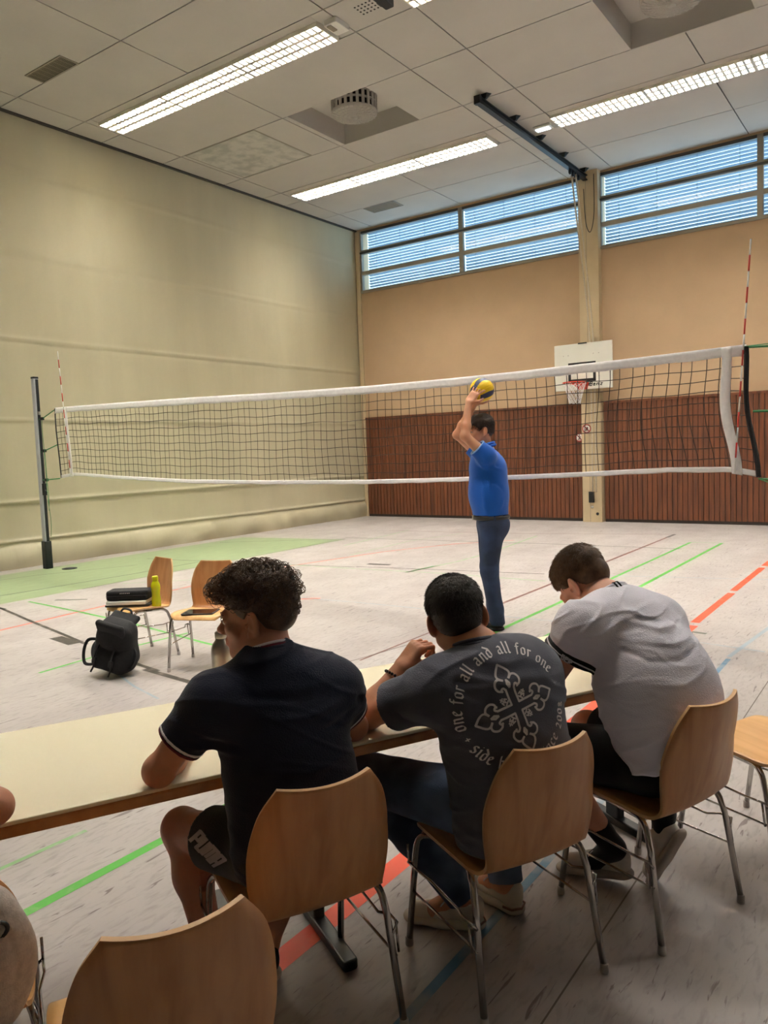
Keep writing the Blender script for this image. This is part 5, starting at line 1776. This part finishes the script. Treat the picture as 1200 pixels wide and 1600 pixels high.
make_shoe(P2, (.185, .13, 0), (.135, .41, 0), (0, 0, 1), wsh, whs, trimw, .285, heelmat=pinky)
m = MB()
for kk in range(20):
    a = 2 * math.pi * kk / 20
    w_ = Vector((-.237, .201, .893)); u_ = Vector((.78, 0, -.62)).normalized(); v_ = Vector((0, 1, 0))
    p_ = w_ + u_ * (.034 * math.cos(a)) + v_ * (.034 * math.sin(a))
    m.lathe([(0, -.0052), (.0037, -.0037), (.0052, 0), (.0037, .0037), (0, .0052)], p_, n=8)
m.build('bead_bracelet', [mat('dark_bracelet_beads', (34, 22, 20), .35)], P2)
h2 = mat('very_dark_hair', (44, 34, 29), .5, var=.3, scale=50, spec=.5)
hb = hair_sd(O2, R2, 1.0, .015, .005, .066, .0015, 60)
hv, hq = polygonise(hb, .004); hair2 = np_mesh('hair', hv, hq, h2, P2)
hair_strands(hv, O2, R2, 9000, .018, hair2, h2, comb=lambda q_: np.stack([q_[:, 0] * 4, -.5 - 0 * q_[:, 1], -np.where(q_[:, 2] > .09, -.1, 1.0)], 1), r=.0008, jitter=.5, lift=.5, zmin=-.06,
             lenf=lambda q_: np.clip(.35 + (q_[:, 2] + .03) / .13, .3, 1.1))

# ================= man in white
c3 = (-.794, 2.62); F3 = (-.94, .337)
P3 = person('man in a white t-shirt and black shorts bent over the table, head down', c3, F3)
J = dict(pel=(-.0, -.13, .56), chest=(-.01, -.01, .84), nb=(-.02, .135, 1.035), shL=(-.225, .085, .985), shR=(.165, .06, .950),
         elL=(-.275, .19, .785), wrL=(-.16, .42, .772), elR=(.30, .24, .785), wrR=(.02, .40, .775),
         hipL=(-.10, -.06, .54), knL=(-.19, .33, .50), anL=(-.03, .12, .14), hipR=(.10, -.06, .54), knR=(.135, .375, .480), anR=(.115, .015, .265),
         ftL=(-.06, .2, .06), ftR=(.105, .02, .15))
R3 = euler(math.radians(6), math.radians(46), 0); O3 = V3((-.008, .245, 1.078))
B = SD(); add_body(B, J, 1.04); add_head(B, O3, R3, 1.02, J['nb'], .062)
add_hand(B, J['wrL'], (.5, .8, 0), (0, 0, -1), (1, 0, 0), .25); add_hand(B, J['wrR'], (-.7, .6, 0), (0, 0, -1), (-1, 0, 0), .25)
clear_back(B, .024, .452); solid(B, 'body', SK3, P3, .0038)
white = cloth('white_cotton', (240, 236, 248), var=.02, rough=.8)
f = SD()
f.ecap((-.005, -.125, .52), (-.012, -.05, .78), .205, .215, .72, (1, 0, 0), .06)
f.ecap((-.012, -.06, .76), (-.018, .055, .935), .215, .185, .66, (1, 0, 0), .08)
f.cap(J['shL'], J['shR'], .074, k=.09)
f.cap((-.02, .085, 1.01), (-.14, .08, 1.0), .056, .048, .05); f.cap((-.02, .085, 1.01), (.11, .065, .99), .056, .050, .05)
eL, dL = sleeve(f, J['shL'], J['elL'], .44, .080, .072, .045); eR, dR = sleeve(f, J['shR'], J['elR'], .50, .076, .070, .045)
cutsleeve(f, eL, dL, .070, -1); cutsleeve(f, eR, dR, .070, 1)
f.cap((-.02, .155, 1.062), O3, .068, .068, .008, 's')
f.ops.append((lambda P: (.545 - P[:, 2]) - (P[:, 1] + .1) * .15, .008, 'i', None, None))
clear_back(f)
for pts, w, h in (([(-.15, .0, 1.02), (-.06, -.07, .99), (.06, -.08, .99)], .010, .005), ([(-.16, -.04, .96), (-.05, -.11, .945), (.08, -.12, .95)], .010, .006),
                  ([(-.17, -.09, .90), (-.05, -.15, .895), (.07, -.15, .92)], .010, -.006), ([(-.19, -.10, .84), (-.08, -.17, .83), (.06, -.19, .86)], .010, .006),
                  ([(-.20, -.06, .79), (-.10, -.17, .75), (.02, -.21, .76)], .009, .007), ([(-.21, -.05, .75), (-.12, -.17, .70), (.0, -.22, .69)], .010, -.006),
                  ([(-.20, -.10, .67), (-.10, -.20, .67), (.04, -.23, .73)], .008, .008), ([(-.20, -.09, .62), (-.10, -.20, .61), (.02, -.24, .63)], .009, .007),
                  ([(-.14, -.12, .58), (-.06, -.22, .57), (.06, -.24, .61)], .009, -.007), ([(-.20, .03, .86), (-.19, -.03, .82), (-.16, -.11, .80)], .010, .008),
                  ([(-.20, .05, .93), (-.185, -.02, .93), (-.15, -.06, .90)], .009, -.008), ([(.02, .0, 1.0), (.05, -.03, .985), (.10, -.02, .98)], .008, -.006)):
    f.fold(pts, w, h)
f.disp(lambda P: .0015 * wob(P, 26, 9) + wrinkle(P, 32, .0060, .38, 1, .13) + wrinkle(P, 44, .0040, .1, 6, .13))
tee3 = solid(f, 'tshirt', white, P3, .0048)
bandb = cloth('black_rib', (18, 18, 20), bump=.1)
bo = band_of(f, eL, dL, -.030, .002, 'sleeve_band', bandb, P3, .002, .12); band_of(f, eL, dL, -.016, -.010, 'sleeve_stripe', trimw, P3, .0034, .12, .0025)
band_of(f, eR, dR, -.030, .002, 'sleeve_band', bandb, P3, .002, .12)
pen = Pen(); x = 0
for ch in 'GER': x += pen.glyph(ch, lambda p, x=x: (x + p[0], p[1]), .0155, .26, even=True)
pen.lay('band_lettering', bo, (-.283, .105, .888), (.12, -.80, -.45), (.35, -.25, .8), trimw, P3, .0022)
collar(P3, (-.02, .146, 1.058), .068, .076, euler(0, math.radians(40), 0), [('collar_rib', white, .009, .002, .0), ('collar_rib', white, .008, -.009, .004)])
m = MB()
for a0 in (-1.9, -1.72):
    pts = [V3((-.02, .146, 1.058)) + euler(0, math.radians(40), 0) @ V3((math.cos(a0) * r_, math.sin(a0) * (r_ + .004), z_)) for r_, z_ in ((.069, .012), (.079, .008), (.083, -.003), (.084, -.014))]
    m.tube([tuple(p_) for p_ in pts], .0035, 6)
m.build('collar_stripe', [bandb], P3)
g = SD()
g.ell((0, -.12, .545), (.20, .145, .105), None, .04)
for q in 'LR':
    hp, kn = V3(J['hip' + q]), V3(J['kn' + q])
    g.cap(hp, hp + (kn - hp) * .9, .108, .092, .05)
for q in 'LR':
    hp, kn = V3(J['hip' + q]), V3(J['kn' + q]); d_ = (kn - hp) / np.linalg.norm(kn - hp); e = hp + (kn - hp) * .80
    def fn(P, e=e, d_=d_):
        q_ = P - e; ax_ = q_ @ d_; rad = np.sqrt(np.maximum((q_ * q_).sum(1) - ax_ * ax_, 0))
        return np.where(rad < .13, ax_, -1.0)
    g.ops.append((fn, .004, 'i', None, None)); g.cap(e - d_ * .04, e + d_ * .06, .080, .080, .002, 's')
g.fold([(-.19, -.08, .60), (-.2, .0, .56), (-.21, .1, .55)], .01, .006)
g.disp(lambda P: .003 * wob(P, 22, 12))
clear_back(g, .017, .440); solid(g, 'shorts', blk, P3, .006)
for q in 'LR':
    kn, an, ft = V3(J['kn' + q]), V3(J['an' + q]), V3(J['ft' + q])
    s_ = SD(); s_.cap(an + (kn - an) * .20, an, .045, .040, .02); s_.cap(an, ft, .040, .034, .02)
    solid(s_, 'sock', blk, P3, .005)
offw = mat('white_mesh_upper', (206, 200, 192), .7, var=.06, scale=40); solm = mat('worn_sole', (170, 158, 146), .7, var=.08, scale=20)
make_shoe(P3, (.010, .060, .035), (-.10, .31, .0), (0, .12, 1), offw, solm, trimw, .29)
make_shoe(P3, (.125, -.075, .225), (.085, .035, -.005), (-.1, .93, .42), offw, solm, trimw, .27)
h3 = mat('brown_hair', (98, 72, 50), .5, var=.3, scale=50, spec=.45)
hb = hair_sd(O3, R3, 1.02, .018, .003, .064, .002, 60)
hv, hq = polygonise(hb, .004); hair3 = np_mesh('hair', hv, hq, h3, P3)
hair_strands(hv, O3, R3, 9000, .022, hair3, h3, comb=lambda q_: np.stack([q_[:, 0] * 3, np.where(q_[:, 1] > .03, 1.2, .3) + 0 * q_[:, 0], -np.where(q_[:, 2] > .09, -.2, 1.0)], 1), r=.0008, jitter=.45, lift=.5, zmin=-.06,
             lenf=lambda q_: np.clip(.15 + (q_[:, 2] - .0) / .11, .12, 1.15))

# ================= person in grey trousers, cut by the left edge
c0 = (-1.845, .74)
P0 = person('person cut off by the left edge with one elbow on the table', c0, FACE)
J = dict(pel=(-.03, -.10, .56), chest=(-.17, -.01, .85), nb=(-.21, .05, 1.0), shL=(-.40, .0, .94), shR=(-.03, .02, .95),
         elL=(-.42, .16, .785), wrL=(-.25, .36, .772), elR=(.150, .022, .795), wrR=(-.05, .28, .772),
         hipL=(-.18, -.06, .54), knL=(-.32, .33, .50), anL=(-.30, .26, .10), hipR=(.03, -.06, .54), knR=(-.06, .34, .50), anR=(-.08, .26, .10))
O0 = V3((-.22, .14, 1.125)); R0 = euler(0, .25, 0)
B = SD(); add_body(B, J); add_head(B, O0, R0, 1.0, J['nb'])
add_hand(B, J['wrL'], (.5, .8, 0), (0, 0, -1), (1, 0, 0), .25); add_hand(B, J['wrR'], (-.6, .7, 0), (0, 0, -1), (-1, 0, 0), .25)
clear_back(B, .024, .452); solid(B, 'body', SK1, P0, .007)
f = SD(); f.ecap((-.03, -.09, .50), (-.16, -.02, .86), .165, .18, .66, (1, 0, 0), .06); f.cap(J['shL'], J['shR'], .065, k=.08)
eL, dL = sleeve(f, J['shL'], J['elL'], .6, .07, .062); eR, dR = sleeve(f, J['shR'], J['elR'], .5, .07, .062); cutsleeve(f, eL, dL, .064, -1); cutsleeve(f, eR, dR, .064, 1)
f.cap((-.21, .06, 1.03), O0, .066, .066, .012, 's'); f.disp(lambda P: .003 * wob(P, 24, 2))
clear_back(f); solid(f, 'tshirt', cloth('plain_dark_cotton', (52, 52, 58)), P0, .008)
gj = cloth('heather_grey_jersey', (186, 174, 162), var=.14, scale=60)
g = SD(); g.ell((-.07, -.10, .56), (.18, .14, .12), None, .04)
for q in 'LR':
    hp, kn, an = V3(J['hip' + q]), V3(J['kn' + q]), V3(J['an' + q])
    g.cap(hp, kn, .110, .080, .05); g.cap(kn, an, .078, .055, .03)
g.ell((.205, -.02, .575), (.02, .03, .016), euler(.2, .3, 0), .008, 's'); g.fold([(.20, .03, .63), (.215, .0, .56), (.21, -.06, .50)], .006, .005)
g.disp(lambda P: .004 * wob(P, 24, 4))
clear_back(g, .017, .440); solid(g, 'trousers', cloth('dark_trousers', (40, 42, 50)), P0, .008)
jk = thing('jacket', 'grey jacket hung over the backrest of the chair at the left edge', 'jacket', (-1.845, .74, 0), rot_of(FACE))
g = SD()
g.ell((0, -.268, .590), (.214, .060, .215), euler(0, math.radians(-7), 0), .02)
g.rbox((0, -.262, .60), (.17, .046, .15), euler(0, math.radians(-7), 0), .045, .04)
g.ops.append((lambda P: (P[:, 1] - (np.interp(P[:, 2], [.40, .438, .48, .535, .60, .66, .72, .775, .79, .83], [-.178, -.203, -.220, -.235, -.249, -.262, -.274, -.283, -.29, -.40]) - .012 + .045 * np.minimum((P[:, 0] / .2) ** 2, 1.3))), .004, 'i', None, None))
g.fold([(.10, -.34, .79), (.155, -.33, .70), (.175, -.32, .60), (.16, -.31, .50)], .005, -.004)
g.fold([(.08, -.34, .56), (.13, -.34, .60), (.19, -.32, .615)], .004, .004)
g.fold([(.10, -.34, .68), (.15, -.34, .70), (.18, -.33, .66)], .008, .006)
g.fold([(-.1, -.34, .7), (0, -.35, .62), (.08, -.34, .52)], .012, .008)
g.ell((.138, -.335, .682), (.022, .03, .017), euler(.2, .3, 0), .006, 's')
g.disp(lambda P: .003 * wob(P, 26, 4))
jo = solid(g, 'jacket_body', gj, jk, .005)
m = MB(); m.tube([(.138 + .024 * math.cos(a), -.320 - .004 * math.sin(a), .682 + .020 * math.sin(a)) for a in [2 * math.pi * i / 20 for i in range(20)]], .0045, 6, closed=True); m.build('eyelet', [M['metal_dark']], jo)
hb = hair_sd(O0, R0, 1.0, .014, .005); solid(hb, 'hair', h2, P0, .006)
make_shoe(P0, (-.30, .20, 0), (-.32, .48, 0), (0, 0, 1), blk, whs, trimw); make_shoe(P0, (-.08, .20, 0), (-.08, .48, 0), (0, 0, 1), blk, whs, trimw)

# ================= standing man with the ball
LAT = Vector((.815, .579, 0)).normalized(); GD = -LAT
cs = (-3.12, 6.050)
PS = person('man in a blue polo and jeans standing by the net, arms raised', cs, (GD.x, GD.y))
# local: +y is the way he faces, -x is his left side, the side the camera sees
J = dict(pel=(0, .045, 1.02), chest=(0, .055, 1.40), nb=(0, .075, 1.565), shL=(-.175, .10, 1.53), shR=(.175, .10, 1.53),
         elL=(-.20, .275, 1.70), wrL=(-.115, .225, 1.985), elR=(.20, .30, 1.72), wrR=(.115, .15, 1.985),
         hipL=(-.085, .05, .91), knL=(-.105, .085, .53), anL=(-.105, .03, .10), hipR=(.085, .05, .91), knR=(.105, .06, .53), anR=(.105, .01, .10), back=(0, -1, 0))
OS = V3((0, .115, 1.735)); RS = euler(math.radians(12), math.radians(4), 0)
B = SD(); add_body(B, J, 1.02); add_head(B, OS, RS, 1.03, J['nb'], .058)
BC = V3((0, .095, 2.095))
add_hand(B, J['wrL'], (.10, -.55, .75), (.75, -.35, -.25), (-.2, -.4, -.6), .28, spread=.30, thumb=(.9, .5)); add_hand(B, J['wrR'], (-.05, -.55, .75), (-.75, -.35, -.25), (.2, -.4, -.6), .28, spread=.30, thumb=(.9, .5))
solid(B, 'body', SK4, PS, .006)
blue = cloth('blue_pique', (8, 84, 176), var=.05, rough=.75)
f = SD(); f.ecap((0, .045, .96), (0, .06, 1.40), .172, .185, .90, (1, 0, 0), .06); f.ell((0, .065, 1.20), (.16, .165, .20), None, .06); f.cap(J['shL'], J['shR'], .072, k=.09)
eL, dL = sleeve(f, J['shL'], J['elL'], .42, .082, .074, .04); eR, dR = sleeve(f, J['shR'], J['elR'], .42, .082, .074, .04); cutsleeve(f, eL, dL, .074, -1); cutsleeve(f, eR, dR, .074, 1)
f.cap((0, .09, 1.60), OS, .062, .062, .01, 's'); f.ops.append((lambda P: 1.008 - P[:, 2], .006, 'i', None, None))
for pts, w, h in (([(-.2, .12, 1.45), (-.19, .02, 1.42), (-.14, -.08, 1.40)], .012, .007), ([(-.18, .14, 1.38), (-.18, .05, 1.30), (-.15, -.06, 1.22)], .012, -.007), ([(-.17, .18, 1.30), (-.18, .14, 1.15), (-.17, .10, 1.02)], .012, .008), ([(-.15, -.03, 1.15), (-.17, .02, 1.06)], .012, .006)):
    f.fold(pts, w, h)
f.disp(lambda P: .003 * wob(P, 22, 6)); solid(f, 'polo_shirt', blue, PS, .006)
collar(PS, (0, .070, 1.610), .066, .070, euler(0, .25, 0), [('polo_collar', blue, .015, .012, .0), ('polo_collar', blue, .012, -.008, .008)])
band_of(f, eL, dL, -.008, .002, 'sleeve_trim', cloth('pale_blue_trim', (120, 160, 214), bump=.1), PS, .002, .12)
jean2 = mat('dark_denim', (40, 58, 92), .85, rgb2=(30, 42, 68), scale=4, detail=3, lo=.4, hi=.6, bump=.3, bscale=300)
g = SD(); g.ecap((0, .03, .93), (0, .045, 1.0), .165, .155, .80, (1, 0, 0), .03); g.ell((-.07, -.01, .92), (.085, .095, .10), None, .05); g.ell((.07, -.01, .92), (.085, .095, .10), None, .05)
for q in 'LR':
    hp, kn, an = V3(J['hip' + q]), V3(J['kn' + q]), V3(J['an' + q])
    g.cap(hp, kn, .108, .078, .05); g.cap(kn, an + (kn - an) * .2, .078, .068, .03); g.cap(an + (kn - an) * .2, an + V3((0, .0, -.03)), .068, .072, .03)
g.ops.append((lambda P: P[:, 2] - 1.002, .004, 'i', None, None)); g.ops.append((lambda P: .055 - P[:, 2], .004, 'i', None, None))
for kk in range(3): g.fold([(-.17, .12, .62 - kk * .06), (-.18, .05, .60 - kk * .06), (-.16, -.02, .62 - kk * .06)], .010, .006)
for kk in range(3): g.fold([(-.16, .05, .16 - kk * .035), (-.17, -.02, .155 - kk * .035), (-.15, -.08, .165 - kk * .035)], .009, .007)
g.fold([(-.17, .10, .88), (-.18, .03, .86), (-.15, -.05, .80)], .009, -.005); g.disp(lambda P: .003 * wob(P, 20, 7))
solid(g, 'jeans', jean2, PS, .006)
m = MB()
m.tube([(.180 * math.cos(a), .042 + .156 * math.sin(a), .988) for a in [2 * math.pi * i / 40 for i in range(40)]], .018, 8, closed=True, flat=.35)
bt = m.build('belt', [mat('black_leather', (24, 20, 20), .5)], PS)
m = MB(); m.rbox((-.02, .195, .968), (.02, .208, 1.010), .004); m.build('buckle', [M['steel']], bt)
m = MB(); m.box((-.190, .03, .965), (-.184, .045, 1.012)); m.build('belt_loops', [jean2], bt)
make_shoe(PS, (-.105, -.035, 0), (-.115, .24, 0), (0, 0, 1), mat('black_shoe_leather', (22, 22, 24), .5), mat('black_sole', (18, 18, 18), .7), M['black_fab'], .29)
make_shoe(PS, (.105, -.055, 0), (.115, .22, 0), (0, 0, 1), bpy.data.materials['black_shoe_leather'], bpy.data.materials['black_sole'], M['black_fab'], .29)
h4 = mat('dark_brown_hair', (52, 38, 28), .5, var=.3, scale=50)
hb = hair_sd(OS, RS, 1.03, .022, .010, .060, .003, 50); hv, hq = polygonise(hb, .005); hairS = np_mesh('hair', hv, hq, h4, PS)
hair_strands(hv, OS, RS, 2500, .03, hairS, h4, comb=lambda q_: np.stack([q_[:, 0] * 2, np.where(q_[:, 1] > .0, 1.0, -.5), -np.where(q_[:, 2] > .1, -.1, 1.0)], 1), r=.0012, jitter=.35, lift=.3, zmin=-.04, seed=5)

# volleyball, eighteen panels in yellow and dark blue
yel = mat('yellow_ball_panel', (238, 196, 14), .45, bump=.1, bscale=300); dbl = mat('dark_blue_ball_panel', (28, 38, 74), .45, bump=.1, bscale=300)
wp = Vector(cs + (0,)) + Matrix.Rotation(rot_of((GD.x, GD.y)), 3, 'Z') @ Vector(BC.tolist())
vb = MB(); RB = .105
nS = 48
def ballp(face, u, v):
    a = math.tan(u * math.pi / 4); b = math.tan(v * math.pi / 4)
    axs = [((1, 0, 0), (0, 1, 0), (0, 0, 1)), ((-1, 0, 0), (0, 0, 1), (0, 1, 0)), ((0, 1, 0), (0, 0, 1), (1, 0, 0)), ((0, -1, 0), (1, 0, 0), (0, 0, 1)), ((0, 0, 1), (1, 0, 0), (0, 1, 0)), ((0, 0, -1), (0, 1, 0), (1, 0, 0))][face]
    n, p, q = map(Vector, axs)
    d = (n + p * a + q * b).normalized()
    g = min(abs(v - (-1 / 3)), abs(v - 1 / 3)); e = 1 - max(abs(u), abs(v))
    gr = math.exp(-(min(g, e) / .03) ** 2)
    return d * (RB - .0022 * gr)
for face in range(6):
    N_ = 30
    vs = [ballp(face, -1 + 2 * i / N_, -1 + 2 * j / N_ + (.22 * math.sin(math.pi * i / N_) * math.sin(math.pi * j / N_))) for i in range(N_ + 1) for j in range(N_ + 1)]
    o_ = len(vb.v); vb.v += [tuple(v) for v in vs]
    for i in range(N_):
        for j in range(N_):
            vb.f.append((o_ + i * (N_ + 1) + j, o_ + (i + 1) * (N_ + 1) + j, o_ + (i + 1) * (N_ + 1) + j + 1, o_ + i * (N_ + 1) + j + 1))
            vb.m.append(1 if 10 <= j < 20 else 0); vb.sm.append(True)
ball = vb.build('volleyball', [yel, dbl]); ball.location = wp; ball.rotation_euler = (math.radians(35), math.radians(-20), math.radians(60))
tag(ball, 'yellow and dark blue volleyball held above the head of the standing man', 'ball')

# eyes and brows
eye_w = mat('eye_white', (216, 206, 198), .25); eye_d = mat('dark_iris', (40, 28, 22), .2)
for (P_, O_, R_, s_, hm) in ((P1, O1, R1, 1.0, h1), (P2, O2, R2, 1.0, h2), (P3, O3, R3, 1.02, h3), (P0, O0, R0, 1.0, h2), (PS, OS, RS, 1.03, h4)):
    TT = lambda x, y, z: tuple(V3(O_) + np.asarray(R_, dtype=np.float32) @ V3((x, y, z)) * s_)
    fw_ = Vector(TT(0, 1, 0)) - Vector(TT(0, 0, 0))
    for x in (-1, 1):
        m = MB(); n_ = 8; R0_ = .0113 * s_
        m.lathe([(0, -R0_)] + [(R0_ * math.sin(math.pi * k / n_), -R0_ * math.cos(math.pi * k / n_)) for k in range(1, n_)] + [(0, R0_)], TT(x * .031, .0862, .0075), n=14, axis=fw_, mis=[0] * (n_ - 2) + [1, 1])
        m.build('eye', [eye_w, eye_d], P_)
        m = MB(); m.tube([TT(x * .016, .1005, .028), TT(x * .030, .0985, .032), TT(x * .046, .0865, .027)], [.0022, .0030, .0012], 6); m.build('eyebrow', [hm], P_)
